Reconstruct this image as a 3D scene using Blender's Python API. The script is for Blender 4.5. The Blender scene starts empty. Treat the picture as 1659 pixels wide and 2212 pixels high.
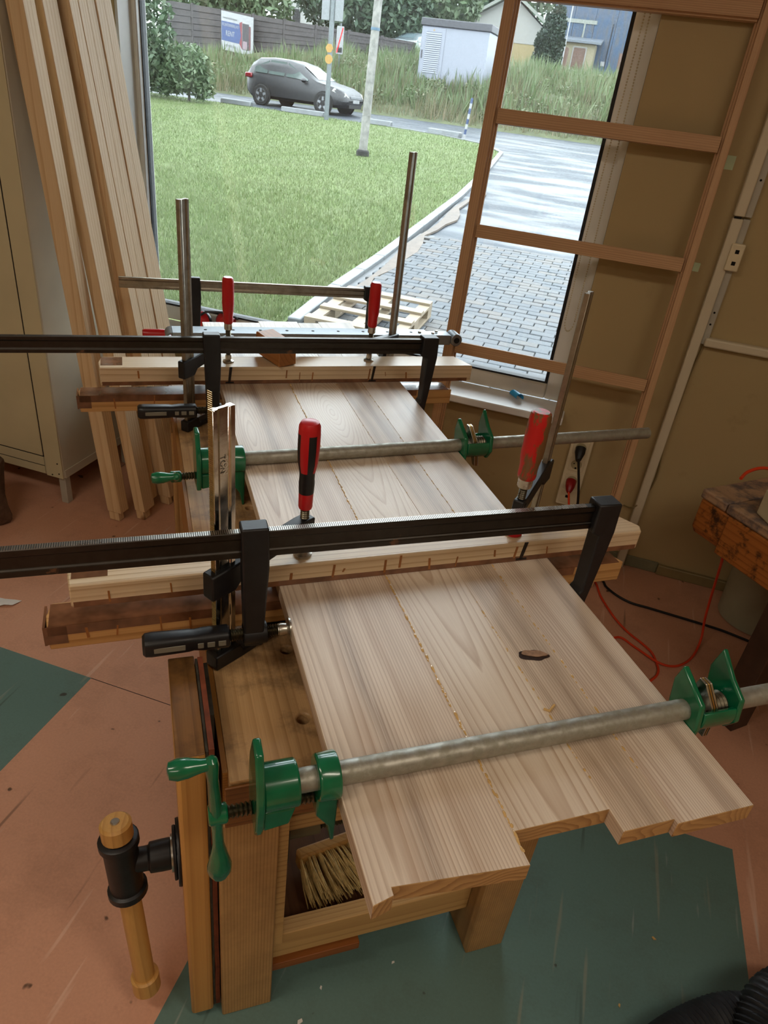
import bpy, bmesh, math, random
import numpy as np
from mathutils import Vector, Matrix
random.seed(7); rng = np.random.default_rng(7)
sc = bpy.context.scene
COL = sc.collection

# ------------------------------------------------------------------ camera, sky, exposure
cam_d = bpy.data.cameras.new('camera'); cam = bpy.data.objects.new('camera', cam_d); COL.objects.link(cam)
cam_d.sensor_fit = 'HORIZONTAL'; cam_d.sensor_width = 36.0; cam_d.lens = 1527.0 / 1659.0 * 36.0
cam_d.clip_start = 0.02; cam_d.clip_end = 500
_F, _CX, _CY = 1527.0, 829.5, 1106.0
_y = Vector((264 - _CX, 107 - _CY, _F)).normalized()           # bench direction seen from the camera
_n = Vector((510 - _CX, 3620 - _CY, _F)).normalized()          # straight down seen from the camera
_u = -_n; _u = (_u - _u.dot(_y) * _y).normalized(); _x = _y.cross(_u)
_R = Matrix((_x, _y, _u))
_right, _up, _back = _R @ Vector((1, 0, 0)), _R @ Vector((0, -1, 0)), _R @ Vector((0, 0, -1))
cam.matrix_world = Matrix(((_right.x, _up.x, _back.x, 0), (_right.y, _up.y, _back.y, 0), (_right.z, _up.z, _back.z, 1.6), (0, 0, 0, 1)))
sc.camera = cam

world = bpy.data.worlds.new('overcast'); sc.world = world; world.use_nodes = True
_bg = world.node_tree.nodes['Background']; _bg.inputs[0].default_value = (0.86, 0.935, 1.0, 1); _bg.inputs[1].default_value = 6.8
sc.view_settings.view_transform = 'Standard'; sc.view_settings.look = 'None'
sc.view_settings.exposure = 0.46; sc.view_settings.gamma = 1.0; sc.view_settings.use_curve_mapping = False
cy = sc.cycles; cy.use_light_tree = False; cy.max_bounces = 4; cy.diffuse_bounces = 3; cy.glossy_bounces = 2; cy.transmission_bounces = 3; cy.transparent_max_bounces = 6
cy.caustics_reflective = False; cy.caustics_refractive = False; cy.adaptive_threshold = 0.05
LAMP_STRENGTH = 7.6
LAMP_COLOR = (1.0, 0.885, 0.73)

# ------------------------------------------------------------------ helpers
def lin(h):
    h = h.lstrip('#'); c = [int(h[i:i + 2], 16) / 255 for i in (0, 2, 4)]
    return tuple((x / 12.92 if x <= 0.04045 else ((x + 0.055) / 1.055) ** 2.4) for x in c) + (1.0,)

RW = math.radians(-35)                                          # the window wall stands 35 degrees off the bench
WV = Vector((math.cos(RW), math.sin(RW), 0)); NV = Vector((-math.sin(RW), math.cos(RW), 0)); DW = 2.656
def wl(w, off, z): return WV * w + NV * (DW - off) + Vector((0, 0, z))   # along the wall, out of the wall into the room, height

class MB:
    def __init__(s): s.v = []; s.f = []; s.m = []; s.T = Matrix.Identity(4)
    def add(s, vs, fs):
        o = len(s.v); s.v += [tuple(s.T @ Vector(p)) for p in vs]; s.f += [tuple(i + o for i in f) for f in fs]; return s
    def at(s, T): s.T = T; return s
    def box(s, x0, x1, y0, y1, z0, z1):
        return s.add([(x0, y0, z0), (x1, y0, z0), (x1, y1, z0), (x0, y1, z0), (x0, y0, z1), (x1, y0, z1), (x1, y1, z1), (x0, y1, z1)],
                     [(0, 3, 2, 1), (4, 5, 6, 7), (0, 1, 5, 4), (1, 2, 6, 5), (2, 3, 7, 6), (3, 0, 4, 7)])
    def prism(s, poly, a, b, axis='y'):
        n = len(poly)
        f = {'y': lambda p, t: (p[0], t, p[1]), 'x': lambda p, t: (t, p[0], p[1]), 'z': lambda p, t: (p[0], p[1], t)}[axis]
        return s.add([f(p, a) for p in poly] + [f(p, b) for p in poly],
                     [tuple(range(n - 1, -1, -1)), tuple(range(n, 2 * n))] + [(i, (i + 1) % n, (i + 1) % n + n, i + n) for i in range(n)])
    def lathe(s, prof, axis='z', seg=20, c=(0, 0, 0), cap=True):
        vs, fs = [], []; k = len(prof)
        for (t, r) in prof:
            for j in range(seg):
                a = 2 * math.pi * j / seg; p, q = r * math.cos(a), r * math.sin(a)
                vs.append({'z': (c[0] + p, c[1] + q, c[2] + t), 'x': (c[0] + t, c[1] + p, c[2] + q), 'y': (c[0] + p, c[1] + t, c[2] + q)}[axis])
        for i in range(k - 1):
            for j in range(seg):
                fs.append((i * seg + j, i * seg + (j + 1) % seg, (i + 1) * seg + (j + 1) % seg, (i + 1) * seg + j))
        if cap: fs += [tuple(range(seg - 1, -1, -1)), tuple((k - 1) * seg + j for j in range(seg))]
        return s.add(vs, fs)
    def tube(s, pts, r, seg=8, closed=False):
        pts = [Vector(p) for p in pts]; n = len(pts); vs, fs = [], []
        rs = r if isinstance(r, (list, tuple)) else [r] * n
        t0 = (pts[1] - pts[0]).normalized(); up = Vector((0, 0, 1)) if abs(t0.z) < .9 else Vector((1, 0, 0))
        nn = t0.cross(up).normalized()
        for i in range(n):
            t = (pts[(i + 1) % n] - pts[i - 1]) if (closed or 0 < i < n - 1) else (pts[min(i + 1, n - 1)] - pts[max(i - 1, 0)])
            t.normalize(); nn = (nn - nn.dot(t) * t).normalized(); b = t.cross(nn)
            for j in range(seg):
                a = 2 * math.pi * j / seg; vs.append(tuple(pts[i] + rs[i] * (math.cos(a) * nn + math.sin(a) * b)))
        for i in range(n if closed else n - 1):
            for j in range(seg):
                i2 = (i + 1) % n; fs.append((i * seg + j, i * seg + (j + 1) % seg, i2 * seg + (j + 1) % seg, i2 * seg + j))
        if not closed: fs += [tuple(range(seg - 1, -1, -1)), tuple((n - 1) * seg + j for j in range(seg))]
        return s.add(vs, fs)
    def loft(s, rings, cap=True):
        k = len(rings[0]); vs = [p for r in rings for p in r]; fs = []
        for i in range(len(rings) - 1):
            for j in range(k): fs.append((i * k + j, i * k + (j + 1) % k, (i + 1) * k + (j + 1) % k, (i + 1) * k + j))
        if cap: fs += [tuple(range(k - 1, -1, -1)), tuple((len(rings) - 1) * k + j for j in range(k))]
        return s.add(vs, fs)
    def build(s, name, mat, parent=None, bevel=0, seg=2, angle=35, smooth=True, subsurf=0, label=None, kind=None):
        me = bpy.data.meshes.new(name); me.from_pydata(s.v, [], s.f); 
        bm = bmesh.new(); bm.from_mesh(me); bmesh.ops.recalc_face_normals(bm, faces=bm.faces); bm.to_mesh(me); bm.free()
        return link(name, me, mat, parent, bevel, seg, angle, smooth, subsurf, label, kind)

def link(name, me, mat, parent=None, bevel=0, seg=2, angle=35, smooth=True, subsurf=0, label=None, kind=None):
    o = bpy.data.objects.new(name, me); COL.objects.link(o)
    if mat is not None: me.materials.append(mat)
    if smooth:
        me.polygons.foreach_set('use_smooth', [True] * len(me.polygons)); me.set_sharp_from_angle(angle=math.radians(angle))
    if bevel:
        b = o.modifiers.new('bevel', 'BEVEL'); b.width = bevel; b.segments = seg; b.limit_method = 'ANGLE'; b.angle_limit = math.radians(30); b.harden_normals = False
    if subsurf:
        q = o.modifiers.new('sub', 'SUBSURF'); q.levels = subsurf; q.render_levels = subsurf
    if parent is not None: o.parent = parent
    if label: o['label'] = label
    if kind: o['kind'] = kind
    return o

def tag(o, label, cat, group=None, kind=None):
    if label: o['label'] = label
    if cat: o['category'] = cat
    if group: o['group'] = group
    if kind: o['kind'] = kind
    return o
def thing(name, label, cat, loc=(0, 0, 0), rotz=0, group=None):
    o = bpy.data.objects.new(name, None); COL.objects.link(o); o.location = loc; o.rotation_euler = (0, 0, rotz); o.empty_display_size = .05
    return tag(o, label, cat, group)
def struct(o, label, cat): return tag(o, label, cat, kind='structure')
def setm(o, X, Y, Z, loc):
    o.matrix_world = Matrix(((X[0], Y[0], Z[0], loc[0]), (X[1], Y[1], Z[1], loc[1]), (X[2], Y[2], Z[2], loc[2]), (0, 0, 0, 1)))
def copy_tree(o, parent=None):
    c = o.copy(); COL.objects.link(c); c.parent = parent
    for ch in list(o.children): copy_tree(ch, c)
    return c
def rounded(w, h, r, n=4):
    pts = []
    for (cx, cy, a0) in ((w / 2 - r, h / 2 - r, 0), (-w / 2 + r, h / 2 - r, 90), (-w / 2 + r, -h / 2 + r, 180), (w / 2 - r, -h / 2 + r, 270)):
        for i in range(n + 1):
            a = math.radians(a0 + 90 * i / n); pts.append((cx + r * math.cos(a), cy + r * math.sin(a)))
    return pts
def text(name, body, size, mat, parent, loc, rot, ext=.0005, sx=1.0, align='CENTER'):
    cu = bpy.data.curves.new(name, 'FONT'); cu.body = body; cu.size = size; cu.extrude = ext; cu.align_x = align; cu.align_y = 'CENTER'
    o = bpy.data.objects.new(name, cu); COL.objects.link(o); bpy.context.view_layer.update(); dg_ = bpy.context.evaluated_depsgraph_get()
    me = bpy.data.meshes.new_from_object(o.evaluated_get(dg_), depsgraph=dg_); bpy.data.objects.remove(o, do_unlink=True); me.materials.clear()
    o = link(name, me, mat, parent, smooth=False); o.location = loc; o.rotation_euler = rot; o.scale = (sx, 1, 1)
    return o

# ------------------------------------------------------------------ materials
class NT:
    def __init__(s, name):
        s.mat = bpy.data.materials.new(name); s.mat.use_nodes = True; s.t = s.mat.node_tree; s.N = s.t.nodes; s.L = s.t.links
        s.bsdf = s.N['Principled BSDF']
    def n(s, typ, **kw):
        o = s.N.new(typ)
        for k, v in kw.items():
            if k.startswith('i_'):
                o.inputs[k[2:].replace('_', ' ')].default_value = v
            else: setattr(o, k, v)
        return o
    def l(s, a, b): s.L.new(a, b)
    def math(s, op, a, b=None, c=None):
        m = s.N.new('ShaderNodeMath'); m.operation = op
        for i, v in enumerate((a, b, c)):
            if v is None: continue
            if isinstance(v, (int, float)): m.inputs[i].default_value = v
            else: s.l(v, m.inputs[i])
        return m.outputs[0]
    def mix(s, fac, a, b, blend='MIX'):
        m = s.N.new('ShaderNodeMix'); m.data_type = 'RGBA'; m.blend_type = blend
        for sock, v in ((m.inputs[0], fac), (m.inputs[6], a), (m.inputs[7], b)):
            if isinstance(v, (int, float)): sock.default_value = v
            elif isinstance(v, tuple): sock.default_value = v
            else: s.l(v, sock)
        return m.outputs[2]
    def ramp(s, fac, stops, interp='LINEAR'):
        r = s.N.new('ShaderNodeValToRGB'); r.color_ramp.interpolation = interp; e = r.color_ramp.elements
        while len(e) < len(stops): e.new(0.5)
        for q, (p, c) in zip(e, stops): q.position = p; q.color = c if isinstance(c, tuple) else (c, c, c, 1)
        s.l(fac, r.inputs[0]); return r.outputs[0]
    def coord(s, which='Object'): return s.N.new('ShaderNodeTexCoord').outputs[which]
    def scale(s, vec, sc_, off=(0, 0, 0)):
        m = s.N.new('ShaderNodeMapping'); s.l(vec, m.inputs[0]); m.inputs['Scale'].default_value = sc_; m.inputs['Location'].default_value = off; return m.outputs[0]
    def noise(s, vec, scale=5, detail=3, rough=.5, dist=0):
        x = s.n('ShaderNodeTexNoise', i_Scale=scale, i_Detail=detail, i_Roughness=rough, i_Distortion=dist); s.l(vec, x.inputs['Vector']); return x.outputs['Fac']
    def out(s, color, rough=.5, metal=0, bump=None, bstr=.2, spec=.5, coat=0):
        b = s.bsdf
        for k, v in (('Base Color', color), ('Roughness', rough), ('Metallic', metal)):
            if isinstance(v, (int, float, tuple)): b.inputs[k].default_value = v
            else: s.l(v, b.inputs[k])
        b.inputs['Specular IOR Level'].default_value = spec; b.inputs['Coat Weight'].default_value = coat
        if bump is not None:
            q = s.n('ShaderNodeBump', i_Strength=bstr, i_Distance=.002); s.l(bump, q.inputs['Height']); s.l(q.outputs[0], b.inputs['Normal'])
        return s.mat

def plain(name, col, rough=.5, metal=0, var=.12, vs=14, bump=0, spec=.5, coat=0):
    t = NT(name); v = t.coord(); f = t.noise(v, vs, 2, .6)
    c = lin(col); lo = tuple(x * (1 - var) for x in c[:3]) + (1,); hi = tuple(min(1, x * (1 + var)) for x in c[:3]) + (1,)
    return t.out(t.ramp(f, [(.3, lo), (.7, hi)]), rough, metal, f if bump else None, bump, spec, coat)

def wood(name, light, dark, axis='y', ring=38, stretch=.09, ctr=(0, 0, 0), warp=.02, rough=.5, streak=.35, tint=None, knots=0, stain=None, stain_amt=.5, stain_scale=7.0, stain_thr=(.44, .66), rnd=False, bands=(), oval=0.0, hard=.62, coat=0, spec=.4):
    t = NT(name); v = t.coord()
    if rnd:
        oi = t.n('ShaderNodeObjectInfo'); cb = t.n('ShaderNodeCombineXYZ')
        for i, k in enumerate((3.1, 7.7, 5.3)): t.l(t.math('MULTIPLY', oi.outputs['Random'], k), cb.inputs[i])
        va = t.n('ShaderNodeVectorMath', operation='ADD'); t.l(v, va.inputs[0]); t.l(cb.outputs[0], va.inputs[1]); v = va.outputs[0]
    sp = t.n('ShaderNodeSeparateXYZ'); t.l(v, sp.inputs[0]); X, Y, Z = sp.outputs
    U, V, W = {'y': (X, Y, Z), 'x': (Y, X, Z), 'z': (X, Z, Y)}[axis]
    cm = t.n('ShaderNodeCombineXYZ'); t.l(t.math('SUBTRACT', U, ctr[0]), cm.inputs[0]); vr = t.math('SUBTRACT', V, ctr[1]); t.l(t.math('DIVIDE', t.math('MULTIPLY', vr, stretch), t.math('MULTIPLY_ADD', t.math('ABSOLUTE', vr), oval, 1.0)), cm.inputs[1]); t.l(t.math('SUBTRACT', W, ctr[2]), cm.inputs[2])
    nz = t.n('ShaderNodeTexNoise', i_Scale=9.0, i_Detail=2.0); t.l(cm.outputs[0], nz.inputs['Vector'])
    va = t.n('ShaderNodeVectorMath', operation='SUBTRACT'); t.l(nz.outputs['Color'], va.inputs[0]); va.inputs[1].default_value = (.5, .5, .5)
    vs_ = t.n('ShaderNodeVectorMath', operation='SCALE'); t.l(va.outputs[0], vs_.inputs[0]); vs_.inputs['Scale'].default_value = warp * 2
    vv = t.n('ShaderNodeVectorMath', operation='ADD'); t.l(cm.outputs[0], vv.inputs[0]); t.l(vs_.outputs[0], vv.inputs[1])
    wv = t.n('ShaderNodeTexWave', wave_type='RINGS', rings_direction='SPHERICAL', wave_profile='SAW', i_Scale=ring, i_Distortion=.6, i_Detail=2.0, i_Detail_Scale=2.0)
    t.l(vv.outputs[0], wv.inputs['Vector'])
    # fine pores along the grain
    pc = t.n('ShaderNodeCombineXYZ'); t.l(t.math('MULTIPLY', U, 320.), pc.inputs[0]); t.l(t.math('MULTIPLY', V, 7.), pc.inputs[1]); t.l(t.math('MULTIPLY', W, 320.), pc.inputs[2])
    pores = t.noise(pc.outputs[0], 1.0, 2, .6)
    bc = t.n('ShaderNodeCombineXYZ'); t.l(t.math('MULTIPLY', U, 26.), bc.inputs[0]); t.l(t.math('MULTIPLY', V, .9), bc.inputs[1]); t.l(t.math('MULTIPLY', W, 26.), bc.inputs[2])
    broad = t.noise(bc.outputs[0], 1.0, 3, .55)
    L, D = lin(light), lin(dark)
    fac = t.ramp(wv.outputs['Fac'], [(0.0, 0.0), (hard, .15), (.93, 1.0), (1.0, .25)])
    fac = t.math('MULTIPLY', fac, t.ramp(broad, [(.25, .35), (.75, 1.0)]))
    col = t.mix(fac, L, D)
    col = t.mix(t.math('MULTIPLY', t.ramp(pores, [(.35, 1.0), (.62, 0.0)]), streak), col, t.mix(.5, L, D))
    if tint: col = t.mix(t.ramp(broad, [(.5, 0.0), (.72, .7)]), col, lin(tint))
    for (u0, wd, amp, bc_) in bands:
        wob = t.math('MULTIPLY_ADD', t.math('SUBTRACT', t.noise(t.scale(v, (2, 2.2, 2), (u0 * 7, 0, 0)), 1.0, 2, .5), .5), .07, U)
        dd = t.math('DIVIDE', t.math('ABSOLUTE', t.math('SUBTRACT', wob, u0)), wd)
        fb = t.math('MULTIPLY', t.ramp(dd, [(.1, 1.0), (1.0, 0.0)]), t.math('MULTIPLY', t.ramp(pores, [(.3, 1.0), (.65, .45)]), amp))
        col = t.mix(fb, col, lin(bc_))
    if knots:
        kc = t.n('ShaderNodeCombineXYZ'); t.l(U, kc.inputs[0]); t.l(t.math('MULTIPLY', V, .55), kc.inputs[1]); t.l(W, kc.inputs[2])
        vo = t.n('ShaderNodeTexVoronoi', i_Scale=float(knots)); t.l(kc.outputs[0], vo.inputs['Vector'])
        col = t.mix(t.ramp(vo.outputs['Distance'], [(.0, 1.0), (.055, .75), (.1, 0.0)]), col, lin('#7a4a22'))
    if stain:
        st = t.noise(v, stain_scale, 6, .68)
        col = t.mix(t.math('MULTIPLY', t.ramp(st, [(stain_thr[0], 0.0), (stain_thr[1], 1.0)]), stain_amt), col, lin(stain))
    return t.out(col, rough, 0, pores, .12, spec, coat)

def metal(name, col, rough=.35, rust=None, amt=.5, scale=30, thr=(.52, .62), m=1.0):
    t = NT(name); v = t.coord(); f = t.noise(v, 60, 5, .65); c = lin(col)
    cc = t.ramp(f, [(.3, tuple(x * .75 for x in c[:3]) + (1,)), (.7, c)])
    met = m
    if rust:
        g = t.ramp(t.noise(v, scale, 5, .6), [(thr[0], 0.0), (thr[1], 1.0)]); g = t.math('MULTIPLY', g, amt)
        cc = t.mix(g, cc, lin(rust)); met = t.math('MULTIPLY', t.math('SUBTRACT', 1.0, g), m)
    return t.out(cc, t.math('MULTIPLY_ADD', f, .25, rough - .1), met, f, .08)

def chipped(name, paint, under, thr=(.56, .6), scale=22, rough=.4, stretch=(1, 1, .35), coat=0):
    t = NT(name); v = t.scale(t.coord(), stretch); f = t.noise(v, scale, 6, .7)
    g = t.ramp(f, [(thr[0], 0.0), (thr[1], 1.0)])
    return t.out(t.mix(g, lin(paint), lin(under)), rough, 0, g, -.3, .5, coat)
# material library
def floor_mat(name, base, alt, mark):
    t = NT(name); v = t.coord(); big = t.noise(v, 1.7, 4, .6); fine = t.noise(v, 160, 2, .5)
    col = t.mix(big, lin(base), lin(alt)); col = t.mix(t.math('MULTIPLY', fine, .18), col, (0.02, .02, .02, 1))
    for k, (rot, sx, sy, thr, c, a) in enumerate(((.5, 34, 2.2, .67, mark, .5), (.95, 26, 1.6, .69, '#241d18', .5), (.2, 40, 3, .70, '#d8d0c6', .35))):
        mp = t.n('ShaderNodeMapping'); t.l(v, mp.inputs[0]); mp.inputs['Rotation'].default_value = (0, 0, rot); mp.inputs['Scale'].default_value = (sx, sy, 1); mp.inputs['Location'].default_value = (k * 3.3, k * 1.7, 0)
        f = t.noise(mp.outputs[0], 1.0, 2, .5)
        col = t.mix(t.math('MULTIPLY', t.ramp(f, [(thr, 0.0), (thr + .05, 1.0)]), a), col, lin(c))
    sp = t.noise(v, 20, 2, .4); col = t.mix(t.math('MULTIPLY', t.ramp(sp, [(.735, 0.0), (.76, 1.0)]), .8), col, lin('#33261c'))
    dirt = t.noise(v, 5, 6, .7); col = t.mix(t.math('MULTIPLY', t.ramp(dirt, [(.5, 0.0), (.75, 1.0)]), .22), col, lin('#4a3424'))
    return t.out(col, t.math('MULTIPLY_ADD', big, .2, .28), 0, fine, .04, .4)
m_floor = floor_mat('linoleum_salmon', '#e2ab8e', '#d79e80', '#ecc6b0')
m_floorg = floor_mat('linoleum_green', '#6f8c86', '#65827a', '#9a9884')
def wall_mat():
    t = NT('wall_olive_paint'); v = t.coord(); b = t.noise(v, 1.1, 4, .6); f = t.noise(v, 220, 2, .5)
    col = t.mix(b, lin('#bba67c'), lin('#ae976a')); d = t.noise(v, 6, 6, .7)
    col = t.mix(t.math('MULTIPLY', t.ramp(d, [(.62, 0.0), (.78, 1.0)]), .3), col, lin('#7b6137'))
    return t.out(col, .6, 0, f, .1, .3)
m_wall = wall_mat()
m_ceil = plain('ceiling_white', '#d9d3c6', .8, var=.04)
m_wback = plain('wall_cream', '#c9b993', .7, var=.05)
m_white = plain('window_plastic', '#e9e7e2', .3, var=.03, spec=.5)
m_seal = plain('rubber_seal', '#15171a', .6)
m_trunk = plain('trunking_cream', '#d8cbb0', .45, var=.05, vs=6)
m_sill = plain('sill_white', '#e8e6e4', .35, var=.04)
m_base = plain('baseboard_olive', '#8d7c54', .5, var=.1)
def glass_mat():
    t = NT('window_glass'); N, L = t.N, t.L
    for n_ in list(N): N.remove(n_)
    o = N.new('ShaderNodeOutputMaterial'); tr = N.new('ShaderNodeBsdfTransparent'); tr.inputs[0].default_value = (.96, .985, .98, 1)
    gl = N.new('ShaderNodeBsdfGlossy'); gl.inputs['Roughness'].default_value = .03
    df = N.new('ShaderNodeBsdfTranslucent'); df.inputs[0].default_value = (.9, .95, 1, 1)
    lw = N.new('ShaderNodeFresnel'); lw.inputs[0].default_value = 1.5
    m1 = N.new('ShaderNodeMixShader'); L.new(lw.outputs[0], m1.inputs[0]); L.new(tr.outputs[0], m1.inputs[1]); L.new(gl.outputs[0], m1.inputs[2])
    tc = N.new('ShaderNodeTexCoord'); nz = N.new('ShaderNodeTexNoise'); nz.inputs['Scale'].default_value = 1.2; L.new(tc.outputs['Object'], nz.inputs['Vector'])
    rp = N.new('ShaderNodeValToRGB'); rp.color_ramp.elements[0].position = .4; rp.color_ramp.elements[0].color = (.002, .002, .002, 1); rp.color_ramp.elements[1].position = .7; rp.color_ramp.elements[1].color = (.010, .010, .010, 1); L.new(nz.outputs['Fac'], rp.inputs[0])
    m2 = N.new('ShaderNodeMixShader'); L.new(rp.outputs[0], m2.inputs[0]); L.new(m1.outputs[0], m2.inputs[1]); L.new(df.outputs[0], m2.inputs[2])
    L.new(m2.outputs[0], o.inputs[0]); return t.mat
m_glass = glass_mat()
ASH_L, ASH_D = '#dcc0a0', '#a1744e'
m_ash = [wood('ash_board_a', '#e6d4c0', '#ac8d72', ring=60, stretch=.16, oval=3.2, ctr=(.045, 1.25, .012), warp=.012, bands=((.085, .022, .65, '#836a58'), (.15, .03, .3, '#a3856a')), tint='#a88468', hard=.55, rough=.4, spec=.5),
         wood('ash_board_b', '#eadac6', '#b69678', ring=52, stretch=.30, oval=2.6, ctr=(.285, 1.36, .010), warp=.010, bands=((.215, .02, .3, '#a98b6c'),), hard=.66, rough=.4, spec=.5),
         wood('ash_board_c', '#e2cfb8', '#a68468', ring=70, stretch=.022, ctr=(.27, .3, .05), warp=.03, bands=((.405, .03, .6, '#80644e'), (.372, .012, .5, '#8d7258')), tint='#947256', hard=.5, rough=.4, spec=.5),
         wood('ash_board_d', '#eadac8', '#ae8e72', ring=80, stretch=.03, ctr=(.34, .1, .08), warp=.035, bands=((.522, .02, .6, '#8a7363'),), hard=.5, tint='#b0917a', rough=.4, spec=.5)]
m_ashend = wood('ash_end_grain', '#c59c66', '#8a5f34', axis='x', ring=60, stretch=.6, ctr=(.3, .2, -.1), warp=.05, hard=.4)
m_pine = wood('pine_lumber', '#e6caa2', '#c79c6c', axis='z', ring=26, stretch=.025, ctr=(.12, 0, .2), warp=.02, knots=5, rnd=True, hard=.6, rough=.55)
m_caul = wood('spruce_caul', '#e6cda8', '#b38a5c', axis='x', ring=34, stretch=.03, ctr=(.1, .3, .2), warp=.02, rnd=True, hard=.6, rough=.38, stain='#d6c0a6', stain_amt=.4, spec=.5)
m_cauldark = wood('glued_caul', '#d2a268', '#99662f', axis='x', ring=34, stretch=.03, ctr=(.1, .3, .2), warp=.02, rnd=True, hard=.6, rough=.45)
m_tape = plain('brown_packing_tape', '#7b5238', .18, var=.35, vs=25, coat=.4)
m_glue = plain('dried_glue', '#9c6230', .3, var=.2)
m_bead = plain('squeezed_glue', '#d9b173', .25, var=.15, coat=.3)
m_mark = plain('black_marker', '#1e130c', .6)
m_bench = wood('bench_top_beech', '#caa272', '#a0784a', ring=30, stretch=.03, ctr=(-.2, 0, .3), warp=.02, rough=.42, stain='#574430', stain_amt=.7, streak=.6, stain_scale=9.0, stain_thr=(.48, .64))
m_benchpl = wood('bench_edge_ply', '#b07a3c', '#60390f', ring=52, stretch=.01, ctr=(0, 0, .4), warp=.006, rough=.5)
m_leg = wood('bench_leg_pine', '#c79c66', '#8a5f30', axis='z', ring=60, stretch=.006, ctr=(-.3, 0, .1), warp=.012, rough=.5, stain='#5a3d20', stain_amt=.3)
m_rail = wood('rail_wood', '#d0a86e', '#a67a44', axis='x', ring=30, stretch=.03, ctr=(.2, 0, .2), rough=.5, knots=3)
m_jaw = wood('vise_jaw_beech', '#d09a54', '#b67d3c', axis='z', ring=24, stretch=.03, ctr=(.2, 0, .3), rough=.4)
m_jawtop = wood('vise_jaw_worn', '#8b6236', '#5b3a18', ring=24, stretch=.1, ctr=(.2, 0, .3), rough=.35, stain='#2e1c0c', stain_amt=.7)
m_lin1 = plain('jaw_lining_dark', '#3a352b', .8, var=.4, vs=60)
m_lin2 = plain('jaw_lining_leather', '#7a3c22', .8, var=.3, vs=40)
m_dowel = wood('dowel_wood', '#d0a05c', '#ae7e40', axis='z', ring=20, stretch=.02, ctr=(.1, 0, .1), rough=.4)
m_frame = wood('frame_wood', '#cda47c', '#a67a52', axis='z', ring=44, stretch=.012, ctr=(.2, 0, .15), warp=.015, rough=.5, streak=.6)
m_framex = wood('frame_bar_wood', '#cda47c', '#9c7048', axis='x', ring=50, stretch=.012, ctr=(.08, 0, .1), warp=.015, rough=.5, streak=.6)
m_mallet = wood('mallet_beech', '#b4763f', '#8b5527', axis='x', ring=20, stretch=.1, ctr=(.1, 0, .1), rough=.45)
m_black = plain('black_cast_iron', '#17171a', .45, var=.3, vs=50, bump=.15)
m_blackpl = plain('black_plastic', '#141519', .38, var=.1)
m_greypl = plain('grey_plastic', '#7b776a', .5)
m_bar = metal('blackened_steel_bar', '#4a4642', .42, rust='#8a5a34', amt=.5, scale=22, thr=(.66, .7))
m_barold = metal('worn_steel_bar', '#b0a898', .4, rust='#4b3d2c', amt=.55, scale=14, thr=(.5, .68))
m_chrome = metal('chromed_bar', '#e6e2da', .12)
m_brassy = metal('serrated_edge', '#c9a86a', .35)
m_steel = metal('bright_steel', '#d6d2c8', .28)
m_pipe = metal('galvanised_pipe', '#b9b6ab', .46, rust='#8a8674', amt=.8, scale=55, thr=(.42, .6), m=.8)
m_alu = metal('zinc_channel', '#9ea4a9', .45)
m_thread = metal('threaded_rod', '#77705f', .35)
m_green = plain('green_enamel', '#0c6a45', .22, var=.2, vs=20, coat=.5)
m_red = chipped('red_paint', '#c4141c', '#8a5a34', thr=(.66, .69), scale=30, rough=.3, coat=.3)
m_redworn = chipped('worn_red_paint', '#cb1d1c', '#7c5733', thr=(.52, .56), scale=26, rough=.4)
m_redpl = plain('red_plastic', '#c41a20', .35, var=.08)
m_cab = plain('cabinet_cream', '#cfc4a2', .42, var=.05, vs=5)
m_cabs = plain('cabinet_side_cream', '#cfc7b4', .42, var=.05, vs=5)
m_cabl = plain('cabinet_frame_grey', '#b8b2a4', .45, var=.06)
m_dark = plain('dark_gap', '#0d0b09', .9)
m_oldbench = wood('old_bench_orange', '#b06a2e', '#7e4315', axis='y', ring=20, stretch=.04, ctr=(.2, 0, .2), rough=.5, stain='#241812', stain_amt=.9, stain_scale=16.0, stain_thr=(.5, .6))
m_oldtop = wood('old_bench_top', '#b39173', '#85654a', axis='y', ring=20, stretch=.04, ctr=(.2, 0, .2), rough=.4, stain='#45454f', stain_amt=.8, stain_scale=14.0, stain_thr=(.46, .6))
m_brown = plain('dark_brown_wood', '#4a3428', .55, var=.25, vs=12)
m_bin = plain('grey_green_bin', '#a3a28a', .45, var=.05)
m_beige = plain('beige_case', '#cdc0a0', .5, var=.04)
m_orange = plain('orange_cord', '#e2431d', .45, var=.06)
m_cordb = plain('black_cord', '#0e0e10', .5)
m_plugr = plain('dark_red_plug', '#8c1013', .35)
m_sock = plain('socket_cream', '#e2d3b2', .35, var=.03)
m_bluef = plain('blue_film', '#2f9fd8', .3, var=.1)
m_paper = plain('white_paper', '#e2ddd6', .7, var=.05)
m_brist = plain('brush_bristle', '#d8bc7e', .7, var=.25, vs=80)
m_hose = plain('black_hose', '#23262b', .5, var=.25, vs=40)
m_shelf = wood('shelf_board', '#6b472d', '#4b2f1b', ring=24, stretch=.04, ctr=(.2, 0, .2), rough=.4)
m_tan = plain('tan_felt', '#d8d2a4', .8)
m_tapeg = plain('pale_green_tape', '#c3d3ad', .6)
m_knot = plain('open_knot', '#2c170c', .9, var=.4, vs=120)
m_lampd = NT('lamp_diffuser')
m_lampd.bsdf.inputs['Emission Color'].default_value = LAMP_COLOR + (1,); m_lampd.bsdf.inputs['Emission Strength'].default_value = 1.0; m_lampd = m_lampd.mat; m_lampd.cycles.emission_sampling = 'NONE'

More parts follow.
